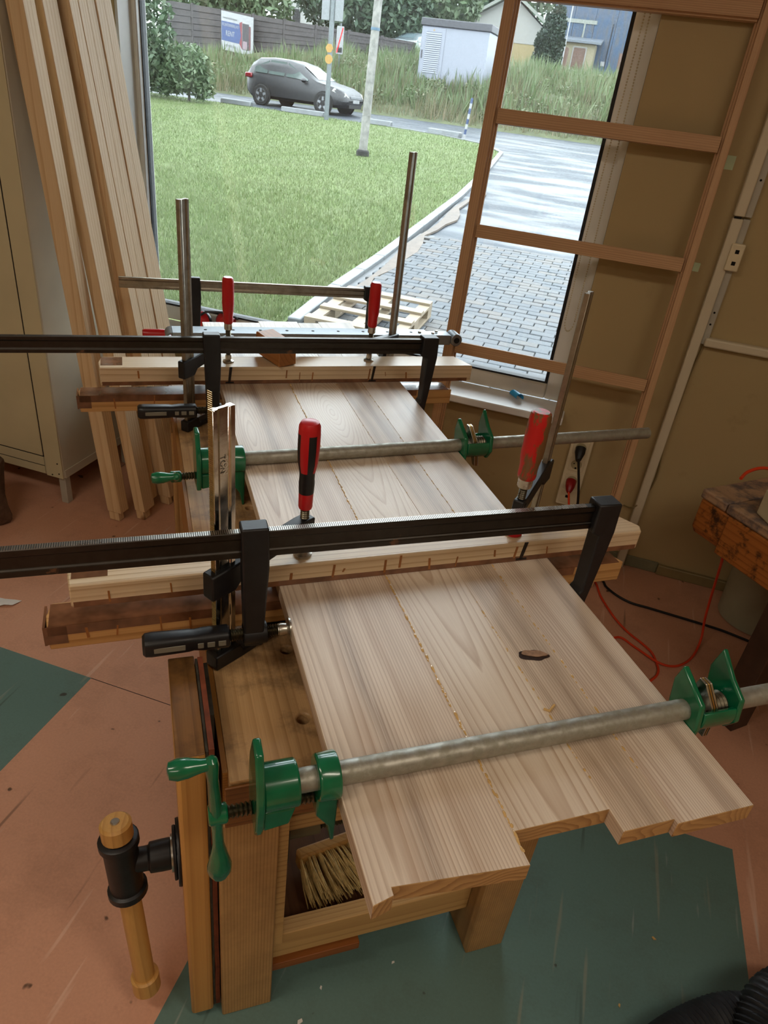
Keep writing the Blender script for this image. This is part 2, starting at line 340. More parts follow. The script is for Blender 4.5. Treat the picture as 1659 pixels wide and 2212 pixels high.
# ------------------------------------------------------------------ room shell (local axes: along the window wall, out of the window, up)
WL, WRt, DB, CH = -2.75, 2.9, -3.2, 2.85
def room(name, label, cat): 
    o = thing(name, label, cat, (0, 0, 0), RW); o['kind'] = 'structure'; return o
fl = MB().box(WL, WRt, DB, DW, -.08, 0).build('floor', m_floor); fl.rotation_euler.z = RW; struct(fl, 'worn salmon linoleum floor with green inlaid rectangles', 'floor')
for (a, b, c, d) in ((-2.33, -1.138, .06, 1.256), (-.462, .696, -.1, 1.396)):
    MB().box(a, b, c, d, -.002, .0006).build('floor_inlay', m_floorg, fl, label='grey-green linoleum rectangle set in the salmon floor')
for (a, b, c, d) in ((-1.138, -.55, 1.2545, 1.2565), (-.463, -.461, 1.397, 2.6)):
    MB().box(a, b, c, d, -.002, .0004).build('floor_seam', m_dark, fl)
o = MB().box(WL, WRt, DB, DW, CH, CH + .1).build('ceiling', m_ceil); o.rotation_euler.z = RW; struct(o, 'plain off-white workshop ceiling', 'ceiling')
o = MB().box(WL - .1, WL, DB, DW + .3, 0, CH).build('wall_left', m_wback); o.rotation_euler.z = RW; struct(o, 'cream side wall behind the metal cabinet', 'wall')
o = MB().box(WRt, WRt + .1, DB, DW + .3, 0, CH).build('wall_right', m_wback); o.rotation_euler.z = RW; struct(o, 'cream side wall right of the old bench', 'wall')
o = MB().box(WL, WRt, DB - .1, DB, 0, CH).build('wall_back', m_wback); o.rotation_euler.z = RW; struct(o, 'cream rear wall of the workshop', 'wall')
# window wall with its opening
OW0, OW1, OZ0, OZ1, WT = -1.88, -.014, .60, 2.35, .16
b = MB(); b.box(WL, OW0, DW, DW + WT, -.4, CH); b.box(OW1, WRt, DW, DW + WT, -.4, CH); b.box(OW0, OW1, DW, DW + WT, -.4, OZ0 - .03); b.box(OW0, OW1, DW, DW + WT, OZ1, CH)
o = b.build('wall_front', m_wall, smooth=False); o.rotation_euler.z = RW; struct(o, 'olive yellow painted wall around the big window', 'wall')
win = room('window_1', 'large white plastic window looking out on a lawn', 'window')
GD = DW + .12
b = MB(); fw, fd = .075, .035
b.box(OW0, OW0 + .028, GD - fd, GD + fd, OZ0, OZ1); b.box(OW1 - fw, OW1, GD - fd, GD + fd, OZ0, OZ1)
b.box(OW0 + .028, OW1 - fw, GD - fd, GD + fd, OZ0, OZ0 + .06); b.box(OW0 + .028, OW1 - fw, GD - fd, GD + fd, OZ1 - fw, OZ1)
b.build('window_frame', m_white, win, bevel=.006)
b = MB(); b.box(OW1 - fw - .012, OW1 - fw, GD - fd + .01, GD + fd - .01, OZ0 + .06, OZ1 - fw); b.box(OW0 + .028, OW1 - fw - .012, GD - fd + .01, GD + fd - .01, OZ0 + .06, OZ0 + .067); b.box(OW0 + .028, OW0 + .031, GD - fd + .025, GD + fd - .01, OZ0 + .067, OZ1 - fw)
b.build('window_seal', m_seal, win)
b = MB(); b.box(OW1 - .02, OW1 - .001, GD - fd - .04, GD - fd, OZ0, OZ1); b.box(OW0 + .001, OW0 + .012, DW, GD - fd, OZ0, OZ1); b.build('window_reveal', m_white, win)
MB().box(OW0 + .03, OW1 - fw - .01, GD - .004, GD + .004, OZ0 + .064, OZ1 - fw).build('window_pane', m_glass, win)
MB().prism([(DW - .085, .60), (DW - .085, .572), (DW - .06, .565), (DW - .002, .565), (DW - .002, .58), (GD - fd, .58), (GD - fd, .60)], OW0 - .02, OW1 + .018, 'x').build('window_sill', m_sill, win, bevel=.004, label='white window sill board')
b = MB(); b.box(.47, .52, DW - .012, DW, 0, .05); 
o = MB().box(.52, WRt, DW - .018, DW, 0, .045).build('baseboard_front', m_base, bevel=.004); o.rotation_euler.z = RW; struct(o, 'low wooden baseboard under the olive wall', 'baseboard')
o = MB().box(OW1 + .05, .52, DW - .008, DW, 0, .05).build('trim_1', plain('skirting_grey', '#7f7c62', .5), bevel=.003); o.rotation_euler.z = RW; struct(o, 'flat grey-green skirting strip below the sockets', 'trim')
o = MB().box(.40, WRt, DW - .03, DW, .945, .975).build('trim_2', m_trunk, bevel=.006); o.rotation_euler.z = RW; struct(o, 'horizontal cream cable rail across the olive wall', 'trim')

# ceiling luminaires (behind and above the camera)
def luminaire(w, d, lab):
    t = thing('ceiling_lamp', lab, 'lamp', WV * w + NV * d + Vector((0, 0, CH - .09)), RW, 'ceiling lamps of the workshop')
    b = MB(); b.box(-.65, .65, -.16, .16, .05, .088); b.build('lamp_housing', m_white, t, bevel=.005)
    MB().box(-.62, .62, -.13, .13, .0, .049).build('lamp_diffuser', m_lampd, t)
    la = bpy.data.lights.new('lamp_tube', 'AREA'); la.shape = 'RECTANGLE'; la.size = 1.24; la.size_y = .26; la.color = LAMP_COLOR; la.energy = LAMP_STRENGTH * math.pi * 1.24 * .26 * 1.25
    lo = bpy.data.objects.new('lamp_tube', la); COL.objects.link(lo); lo.parent = t; lo.location = (0, 0, -.004)
luminaire(-1.3, -.3, 'ceiling lamp nearest the metal cabinet'); luminaire(1.3, -.1, 'ceiling lamp nearest the old bench'); luminaire(.1, -1.9, 'ceiling lamp at the rear wall')
# ------------------------------------------------------------------ ash panel
PZ, PT = .80, .029
pan = thing('glued_panel', 'pale ash table panel glued up from four boards, lying across the bench', 'panel', (.207, .415, PZ))
bx = (0, .204, .349, .430, .559); front = (0.0, .047, .013, .006)
for i in range(4):
    x0, x1 = bx[i], bx[i + 1]; y0, y1 = front[i], (2.165, 2.185, 2.17, 2.185)[i]
    if i == 0: poly = [(x0, y0), (x0 + .026, y0 + .003), (x0 + .026, y0 + .022), (x1, y0 + .05), (x1, y1), (x0, y1)]
    if i == 0: poly = [(x0, y0 - .002), (x0 + .027, y0 + .004), (x0 + .027, y0 + .0141), (x1, y0 + .0), (x1, y1), (x0, y1)]
    else: poly = [(x0, y0), (x1, y0), (x1, y1), (x0, y1)]
    bd = MB().prism(poly, -PT, 0, 'z').build('board', m_ash[i], pan, bevel=.0008, seg=1); bd.data.materials.append(m_ashend)
    for p_ in bd.data.polygons:
        if p_.normal.y < -.6: p_.material_index = 1
# end-grain lips and knots, glue
def knot_ring(rx, ry, cx, cy, s1, s2):
    out = []
    for k in range(26):
        a = 2 * math.pi * k / 26; r = 1 + .13 * math.sin(2 * a + s1) + .08 * math.sin(5 * a + s2); x, y = rx * r * math.cos(a), ry * r * math.sin(a); out.append((cx + x * .93 + y * .3, cy + y * .93 - x * .3))
    return out
MB().prism(knot_ring(.026, .0135, .388, .343, .4, 1), -.002, .0005, 'z').build('knot', m_knot, pan, label='dark open knot')
MB().prism(knot_ring(.021, .0085, .391, .3465, .9, 2), .0004, .0014, 'z').build('knot_core', plain('knot_core', '#9a7556', .6, var=.3, vs=90), pan)
def beads(xj, segs):
    b = MB()
    for (y0, y1, dens, r) in segs:
        y = y0
        while y < y1:
            rr = r * random.uniform(.5, 1.3); l = random.uniform(1.2, 4.5) * rr
            b.at(Matrix.Translation((xj + random.uniform(-.0012, .0012), y, .0)) @ Matrix.Diagonal((rr, l, rr * .8, 1)))
            b.lathe([(-.5, .3), (0, 1), (.6, .8), (.95, .35)], 'z', 6); y += l * random.uniform(1.0, 2.6) / dens
    return b
beads(bx[1], ((.02, 2.1, 1.1, .0021),)).build('glue_bead', m_bead, pan, kind='stuff')
beads(bx[2], ((.1, .5, .35, .0016), (.9, 2.1, .2, .0012))).build('glue_bead', m_bead, pan, kind='stuff')
beads(bx[3], ((.1, 1.2, .5, .0016), (1.3, 2.1, .3, .0014))).build('glue_bead', m_bead, pan, kind='stuff')
b = MB(); b.tube([(.345, .228, .002), (.352, .222, .0022), (.366, .232, .002)], .0022, 6); b.build('glue_curl', m_bead, pan)

# ------------------------------------------------------------------ cauls
def caul(name, label, x0, x1, y0, y1, z0, z1, rot, mat, tape, drips, cut=.0):
    t = thing(name, label, 'beam', (x0, y0, z0), rot, 'clamping cauls across the panel'); L, Wd, h = x1 - x0, y1 - y0, z1 - z0
    poly = [(0, 0), (L, 0), (L + .01, cut), (L - .02, Wd), (.004, Wd), (-.004, Wd * .5)]
    MB().prism(poly, 0, h, 'z').build('beam_body', mat, t, bevel=.0025)
    if tape:
        b = MB(); b.box(.002, L - .002, .0, Wd - .004, h - .0006, h + .0008); b.box(.0, L * .9, -.0008, .0006, h * .62, h + .0008); b.box(-.006, .03, -.0008, .0006, .012, h); b.box(-.007, -.003, 0, Wd * .9, .01, h)
        b.build('packing_tape', m_tape, t, smooth=False, label='brown packing tape wrapped over the beam')
    else:
        b = MB(); b.box(.004, L - .004, -.0007, .0005, 0, .011); b.box(.003, .06, .02, Wd - .006, h - .0005, h + .0006); b.build('packing_tape', m_tape, t, smooth=False)
    b = MB()
    for x in drips:
        w_ = random.uniform(.0009, .0024); d_ = random.uniform(-.003, .003); zt = h * random.uniform(.55, .97); zb = h * random.uniform(.05, .4)
        b.add([(x - w_, -.001, zt), (x + w_, -.001, zt), (x + w_ + d_, -.001, zb), (x - w_ + d_, -.001, zb), (x - w_, .0004, zt), (x + w_, .0004, zt), (x + w_ + d_, .0004, zb), (x - w_ + d_, .0004, zb)], [(0, 1, 2, 3), (4, 7, 6, 5), (0, 4, 5, 1), (1, 5, 6, 2), (2, 6, 7, 3), (3, 7, 4, 0)])
    if drips: b.build('glue_drip', m_glue, t, smooth=False, kind='stuff')
    return t
caul('caul_beam', 'near lower beam, taped brown on top, under the front of the panel', -.183, .952, 1.003, 1.068, .7215, .7705, .014, m_cauldark, True, (.06, .11, .18, .23, .29, .35, 1.05))
c1 = caul('caul_beam', 'near upper beam pressed on top of the panel by two upright clamps', -.142, .985, 1.012, 1.085, .8005, .845, .010, m_caul, False, (.06, .16, .24, .37, .45, .47, .55, .58, .64, .70, .78, .83, .9), cut=.02)
caul('caul_beam', 'far lower beam with dark glossy top, under the panel near the window', -.178, .94, 1.985, 2.05, .7215, .7705, .008, m_cauldark, True, (.09, .2, .3, .9))
c2 = caul('caul_beam', 'far upper beam carrying the wooden mallet', -.118, 1.0, 1.985, 2.075, .8005, .852, .008, m_caul, False, (.1, .3, .52, .56, .6, .78, .83, .9, .96))
for t, xs, h in ((c1, (.845,), .0445), (c2, (.352, .79), .0515)):
    for x in xs:
        b = MB(); b.add([(x, -.0012, h), (x + .008, -.0012, h), (x + .002, -.0012, .004), (x - .005, -.0012, .004), (x, .0003, h), (x + .008, .0003, h), (x + .002, .0003, .004), (x - .005, .0003, .004)], [(0, 1, 2, 3), (4, 7, 6, 5), (0, 4, 5, 1), (1, 5, 6, 2), (2, 6, 7, 3), (3, 7, 4, 0)])
        b.box(x - .012, x + .012, -.0012, .0003, .002, .007); b.build('pencil_mark', m_mark, t, smooth=False, label='black marker line')

# ------------------------------------------------------------------ bench with leg vise
BZ = .70
be = thing('workbench', 'worn wooden workbench with leg vise under the ash panel', 'workbench', (.07, .69, 0))
b = MB(); b.box(.008, .62, 0, 1.55, .60, BZ)
top = b.build('bench_top', m_bench, be, bevel=.004)
cut = MB()
for (x, y) in ((.139, .099), (.142, .265), (.148, .766), (.148, 1.1)): cut.lathe([(-.08, .0105), (.02, .0105)], 'z', 20, (x, y, BZ))
cutter = cut.build('dog_hole_cutter', m_dark, be); bm_ = top.modifiers.new('dog_holes', 'BOOLEAN'); bm_.object = cutter; bm_.operation = 'DIFFERENCE'; bm_.solver = 'EXACT'
top.modifiers.move(1, 0)
dg = bpy.context.evaluated_depsgraph_get(); dg.update()
bpy.context.view_layer.update(); ev = top.evaluated_get(bpy.context.evaluated_depsgraph_get()); me2 = bpy.data.meshes.new_from_object(ev)
top.modifiers.clear(); top.data = me2; bpy.data.objects.remove(cutter, do_unlink=True)
for (x, y) in ((.139, .099), (.142, .265), (.148, .766), (.148, 1.1)):
    MB().lathe([(BZ - .079, .0104), (BZ - .078, .0104)], 'z', 16, (x, y, 0)).build('dog_hole', m_dark, be)
MB().box(0, .0078, .02, 1.55, .60, BZ - .001).build('edge_strip', m_benchpl, be)
MB().box(.0005, .012, .03, 1.5, .52, .5995).build('apron', m_benchpl, be)
MB().box(.0, .62, -.006, -.0005, .602, BZ - .006).build('front_apron', wood('apron_brown', '#8c5a2a', '#643a16', axis='x', ring=24, stretch=.03, ctr=(.1, 0, .2), rough=.45), be, bevel=.002)
for (x, y, w_, d_) in ((-.009, 0, .096, .09), (.511, -.012, .088, .10), (-.005, 1.40, .09, .09), (.511, 1.40, .09, .09)):
    MB().box(x, x + w_, y, y + d_, 0, .5995).build('leg', m_leg, be, bevel=.003)
MB().box(.0875, .106, .012, .05, .19, .5995).build('leg_cleat', m_rail, be, bevel=.001)
MB().box(.0875, .51, .028, .06, .112, .19).build('stretcher', m_rail, be, bevel=.002)
MB().box(.0875, .27, .02, .1, .078, .1).build('stretcher_batten', wood('batten_orange', '#9a5a26', '#74401a', axis='x', ring=20, stretch=.03, ctr=(.1, 0, .2)), be, bevel=.002)
MB().box(.1065, .51, .055, .085, .47, .508).build('upper_rail', m_rail, be, bevel=.002)
MB().box(.09, .52, .0605, 1.39, .105, .122).build('shelf', m_shelf, be)
MB().box(.51, .595, 1.3, 1.399, .115, .19).build('rear_stretcher', m_rail, be)
# vise jaw and linings
b = MB(); b.box(-.066, -.024, .01, .215, .012, .758); b.build('vise_jaw', m_jaw, be, bevel=.006)
MB().box(-.0655, -.0245, .0105, .2145, .7575, .7605).build('jaw_cap', m_jawtop, be, bevel=.002)
for k, (x0, x1, m_, zt) in enumerate(((-.0235, -.0195, m_lin1, .757), (-.019, -.011, m_lin2, .76), (-.0105, -.0035, m_lin1, .745))):
    b = MB(); rings = []
    for j in range(12):
        z = .02 + (zt - .02) * j / 11; dx = random.uniform(-.0008, .0008) if 0 < j < 11 else 0
        rings.append([(x0 + dx, .016 if x0 < -.011 else -.0, z), (x1 + dx, .016 if x0 < -.011 else -.0, z), (x1 + dx, .21, z), (x0 + dx, .21, z)])
    if k == 2: rings = [[(p[0], max(p[1], .095), p[2]) for p in r] for r in rings]
    b.loft(rings).build('jaw_lining', m_, be)
vy, vz = .11, .395
b = MB(); b.lathe([(-.092, .02), (-.0725, .0565), (-.0725, .0565), (-.0665, .058)][1:], 'x', 28, (0, vy, vz)); b.lathe([(-.079, .046), (-.0726, .046)], 'x', 28, (0, vy, vz)); b.build('vise_flange', m_black, be, bevel=.002)
MB().lathe([(-.0825, .032), (-.0792, .032)], 'x', 24, (0, vy, vz)).build('vise_washer', m_steel, be)
b = MB(); b.lathe([(-.15, .021), (-.12, .021), (-.119, .026), (-.098, .027), (-.0826, .027)], 'x', 20, (0, vy, vz)); b.build('vise_screw_neck', m_black, be, bevel=.002)
hd = MB(); hx = -.163
b = MB(); b.at(Matrix.Translation((hx, vy, vz)) @ Matrix.Rotation(math.radians(-8), 4, 'X') @ Matrix.Rotation(math.radians(-3), 4, 'Y')).lathe([(-.072, .0305), (-.07, .034), (-.058, .034), (-.055, .029), (.045, .029), (.048, .034), (.06, .034), (.062, .031)], 'z', 26); b.build('vise_hub', m_black, be)
b = MB().at(Matrix.Translation((hx, vy, vz)) @ Matrix.Rotation(math.radians(-8), 4, 'X') @ Matrix.Rotation(math.radians(-3), 4, 'Y')).lathe([(-.31, .019), (.062, .0195), (.066, .0265), (.094, .0265), (.0985, .022)], 'z', 24)
b.build('vise_handle', m_dowel, be)
b = MB().at(Matrix.Translation((hx, vy, vz)) @ Matrix.Rotation(math.radians(-8), 4, 'X') @ Matrix.Rotation(math.radians(-3), 4, 'Y')).lathe([(-.345, .021), (-.34, .026), (-.305, .026), (-.302, .022)], 'z', 24); b.build('handle_end_cap', m_dowel, be)
b = MB().at(Matrix.Translation((hx, vy, vz)) @ Matrix.Rotation(math.radians(-8), 4, 'X') @ Matrix.Rotation(math.radians(-3), 4, 'Y')).lathe([(.0986, .008), (.1002, .007)], 'z', 16); b.build('handle_screw', m_steel, be)
b = MB(); b.lathe([(.107, .026), (.125, .026), (.126, .019), (.186, .019)], 'x', 20, (0, vy, vz)); b.build('vise_nut', plain('nut_grey', '#6b6248', .5, var=.2), be, bevel=.001)
def thread(mb, x0, x1, r, pitch, c, axis='x', seg=14, depth=.22):
    n = int((x1 - x0) / pitch * 2); prof = [(x0 + (x1 - x0) * i / n, r if i % 2 else r * (1 - depth)) for i in range(n + 1)]
    return mb.lathe(prof, axis, seg, c)
thread(MB(), .187, .27, .012, .006, (0, vy, vz)).build('vise_screw', m_thread, be)
MB().box(.1065, .1255, .08, .15, .33, .43).build('vise_bracket', m_black, be, bevel=.004)

# ------------------------------------------------------------------ F clamps
def fclamp(name, label, group, barlen, bw, bt, throat, slide, mbar, jaw_w=.028, jaw_t=.036, drop=.0, screw_r=.0085, screw_gap=.06, handle=('wood', .135, .0165), mh=None, jaw_arm='straight', edge=True, padr=.016, fixed_tip=0.0, pad_m=None, sl_h=.0, tri=0.0):
    """local axes: z along the bar away from the fixed jaw, x from the bar towards the work, y across"""
    t = thing(name, label, 'clamp', group=group)
    h = bw / 2
    prof = [(-h, -bt / 2), (-h * .55, -bt / 2), (-h * .4, -bt * .3), (h * .4, -bt * .3), (h * .55, -bt / 2), (h, -bt / 2), (h, bt / 2), (h * .55, bt / 2), (h * .4, bt * .3), (-h * .4, bt * .3), (-h * .55, bt / 2), (-h, bt / 2)]
    bar = MB().prism(prof, -.012, barlen, 'z').build('bar', mbar, t, bevel=.001, seg=1)
    if edge:
        b = MB(); n = int(barlen / .0032)
        for i in range(n): b.box(-h - .0005, -h + .0005, -bt * .42, bt * .42, .03 + i * .0032, .03 + i * .0032 + .0018)
        if n: b.build('bar_teeth', m_brassy if mbar is m_chrome else m_steel, bar, smooth=False, kind='stuff')
    # fixed jaw: arm at z<0 side, its work face at z=0
    w = jaw_w / 2
    arm = [(-h - .008, -jaw_t * .95), (h + .006, -jaw_t), (throat * .6, -jaw_t * .8), (throat + .012, -jaw_t * .55), (throat + .016, -.006), (throat + .012, 0.0), (throat - .014, 0.0), (throat - .022, -.006), (h + .012, -.004), (h + .004, .012), (-h - .008, .012)]
    MB().prism(arm, -w, w, 'y').build('fixed_jaw', m_black, t, bevel=.003)
    # sliding jaw
    s0 = slide
    if sl_h == 0:
        arm = [(-h - .010, s0 - .002), (-h - .010, s0 + jaw_t + .004), (h + .010, s0 + jaw_t + .002), (throat - .018, s0 + jaw_t * .95 + tri), (throat + .016, s0 + jaw_t * .95 + tri), (throat + .018, s0 + .004 + tri), (throat - .016, s0 + .002 + tri), (h + .02, s0 - .004)]
    else:
        arm = [(-h - .012, s0 - .03), (-h - .012, s0 + .018), (h + .004, s0 + .022), (throat - .016, s0 + sl_h + .028), (throat + .015, s0 + sl_h + .028), (throat + .015, s0 + sl_h - .002), (throat - .012, s0 + sl_h - .004), (h + .01, s0 - .014), (h - .004, s0 - .03)]
    MB().prism(arm, -w * .85, w * .85, 'y').build('sliding_jaw', m_black, t, bevel=.003)
    sj = s0 + (sl_h if sl_h else tri)
    MB().lathe([(sj - .004, w * 1.02), (sj - .002, w * 1.08), (sj + jaw_t * .9, w * 1.08), (sj + jaw_t * .95, w)], 'z', 20, (throat, 0, 0)).build('jaw_boss', m_black, t)
    # screw with pad below, handle above
    pz = screw_gap[0] if isinstance(screw_gap, tuple) else screw_gap
    hz = handle[3]
    thread(MB(), pz + .014, hz + .004, screw_r, .0042, (throat, 0, 0), 'z', 14, .25).build('screw', m_thread, t)
    MB().lathe([(pz, padr), (pz + .003, padr), (pz + .007, padr * .55), (pz + .016, screw_r * 1.05), (pz + .022, screw_r * .9)], 'z', 22, (throat, 0, 0)).build('pressure_pad', pad_m or m_steel, t)
    kind, hl, hr = handle[:3]
    if kind == 'wood':
        MB().lathe([(hz, hr * .62), (hz + .002, hr * .68), (hz + .02, hr * .68), (hz + .021, hr * .6)], 'z', 22, (throat, 0, 0)).build('ferrule', m_steel, t)
        prof = [(0, .66), (.03, .82), (.07, .86), (.14, .84), (.22, .86), (.32, .97), (.45, 1.03), (.62, 1.02), (.8, 1.0), (.93, .97), (.98, .88), (1.0, .7)]
        MB().lathe([(hz + .018 + hl * a, hr * c) for a, c in prof], 'z', 26, (throat, 0, 0)).build('handle', mh or m_red, t)
    elif kind == 'two':
        prof = [(0, .62), (.02, .68), (.16, .7), (.19, .7)]
        MB().lathe([(hz + hl * a, hr * c) for a, c in prof], 'z', 24, (throat, 0, 0)).build('handle_collar', m_redpl, t)
        prof = [(.19, .72), (.3, .76), (.36, .72), (.43, .74), (.55, .93), (.7, 1.0), (.86, 1.0), (.95, .97), (.985, .8), (1.0, .5)]
        MB().lathe([(hz + hl * a, hr * c) for a, c in prof], 'z', 28, (throat, 0, 0)).build('handle', m_blackpl, t)
        b = MB()   # red cap and red flutes
        b.lathe([(hz + hl * .87, hr * 1.02), (hz + hl * .95, hr * .99), (hz + hl * .987, hr * .82), (hz + hl * 1.003, hr * .5)], 'z', 28, (throat, 0, 0)); b.build('handle_cap', m_redpl, t)
        for k in range(4):
            a0 = math.radians(20 + 90 * k); rings = []
            for a, c in ((.44, .77), (.55, .955), (.7, 1.025), (.86, 1.025), (.93, 1.0)):
                rings.append([(throat + hr * q * math.cos(a0 + d), hr * q * math.sin(a0 + d), hz + hl * a) for d, q in ((-.42, c), (-.2, c * 1.01), (0, c * 1.015), (.2, c * 1.01), (.42, c), (.3, c * .9), (-.3, c * .9))])
            MB().loft(rings).build('grip_stripe', m_redpl, t)
    else:
        sq = []
        for a, c in ((0, .8), (.02, .95), (.3, .95), (.42, .86), (.48, .92), (.9, 1.0), (.97, .95), (1.0, .75)):
            sq.append([(throat + hr * c * x, hr * c * y, hz + hl * a) for x, y in rounded(2, 2, .62, 3)])
        MB().loft(sq).build('handle', m_blackpl, t)
        for sy in (-1, 1):
            for (a, b_) in ((.05, .14), (.18, .27), (.31, .38), (.52, .88)):
                MB().prism([(throat + x * .34 * hr, hz + hl * (a + b_) / 2 + y) for x, y in rounded(2, hl * (b_ - a), .006 if hl * (b_ - a) > .013 else .004, 3)] if False else [(throat - hr * .3, hz + hl * a), (throat + hr * .3, hz + hl * a), (throat + hr * .3, hz + hl * b_), (throat - hr * .3, hz + hl * b_)], sy * hr * .9, sy * hr * 1.0, 'y').build('grip_inlay', m_greypl, t, bevel=.0015)
    return t
# lateral clamps: bar above the panel, squeezing it edge to edge
def lateral(o, xr, y, zbar, rz=0.0):
    M_ = Matrix.Translation((xr, y, zbar)) @ Matrix.Rotation(rz, 4, 'Z') @ Matrix(((0, 0, -1, 0), (0, -1, 0, 0), (-1, 0, 0, 0), (0, 0, 0, 1)))
    o.matrix_world = M_
t = fclamp('bar_clamp', 'long black bar clamp squeezing the panel sideways in front of the near beams', 'sideways bar clamps', 1.55, .047, .014, .184, .604, m_bar, jaw_w=.036, jaw_t=.037, screw_r=.011, screw_gap=.559, handle=('plastic', .138, .018, .662), padr=.019)
lateral(t, .767, .915, .9695)
t = fclamp('bar_clamp', 'long black bar clamp squeezing the panel sideways in front of the far beams', 'sideways bar clamps', 1.65, .042, .014, .184, .578, m_bar, jaw_w=.036, jaw_t=.037, screw_r=.011, screw_gap=.559, handle=('plastic', .152, .018, .640), padr=.019, edge=False)
lateral(t, .767, 1.835, .9705)
t = fclamp('bar_clamp', 'grey steel bar clamp with red handle across the window end of the panel', 'sideways bar clamps', .83, .034, .012, .168, .576, m_barold, jaw_w=.026, jaw_t=.028, screw_r=.008, screw_gap=.559, handle=('wood', .12, .015, .63), edge=False)
lateral(t, .768, 2.43, .958, math.radians(-3.5))
# upright clamps: bar vertical, squeezing upper and lower beam
def upright(o, bar_xy, pad_xy, z0):
    d = Vector((pad_xy[0] - bar_xy[0], pad_xy[1] - bar_xy[1], 0)).normalized(); y = Vector((0, 0, 1)).cross(d)
    setm(o, d, y, (0, 0, 1), (bar_xy[0], bar_xy[1], z0))
    return (Vector(pad_xy) - Vector(bar_xy)).length
def mk(name, label, bar_xy, pad_xy, ztop, ztopc, slz, hz, **kw):
    th_ = (Vector(pad_xy) - Vector(bar_xy)).length; z0 = .7210
    hd_ = kw.pop('handle'); hd_ = (hd_[0], hd_[1], hd_[2], hz - z0)
    o = fclamp(name, label, 'upright bar clamps', ztop - z0, kw.pop('bw', .036), kw.pop('bt', .012), th_, slz - z0, kw.pop('mbar'), screw_gap=ztopc - z0, handle=hd_, jaw_t=.02, **kw)
    upright(o, bar_xy, pad_xy, z0); return o
NLc = mk('upright_clamp', 'upright clamp with shiny chromed bar and red-black handle on the near beams', (.1, .947), (.254, 1.047), 1.185, .8456, .885, .945, mbar=m_chrome, handle=('two', .168, .0185), bw=.041, bt=.012, sl_h=.012, padr=.017, jaw_w=.03)
mk('upright_clamp', 'upright clamp with chipped worn red handle at the right of the near beams', (.795, 1.152), (.693, 1.056), 1.31, .8458, .935, .955, mbar=m_barold, handle=('wood', .142, .0215), mh=m_redworn, bw=.03, bt=.011, edge=False, sl_h=-.035, padr=.018, pad_m=m_redpl, jaw_w=.026)
mk('upright_clamp', 'upright clamp with smooth red handle left of the mallet', (.113, 1.90), (.236, 2.034), 1.31, .8526, .89, .948, mbar=m_barold, handle=('wood', .13, .0165), bw=.036, bt=.012, edge=False, sl_h=.012, jaw_w=.026)
mk('upright_clamp', 'upright clamp with red handle right of the mallet, bar standing before the driveway', (.776, 2.142), (.672, 2.045), 1.44, .8526, .885, .94, mbar=m_barold, handle=('wood', .135, .0175), bw=.032, bt=.012, edge=False, sl_h=.004, jaw_w=.026)
text('lettering', 'TON', .014, plain('etched_letters', '#d8d2c2', .5), NLc, (.0, -.0066, .372), (math.radians(90), math.radians(90), 0), .0003)

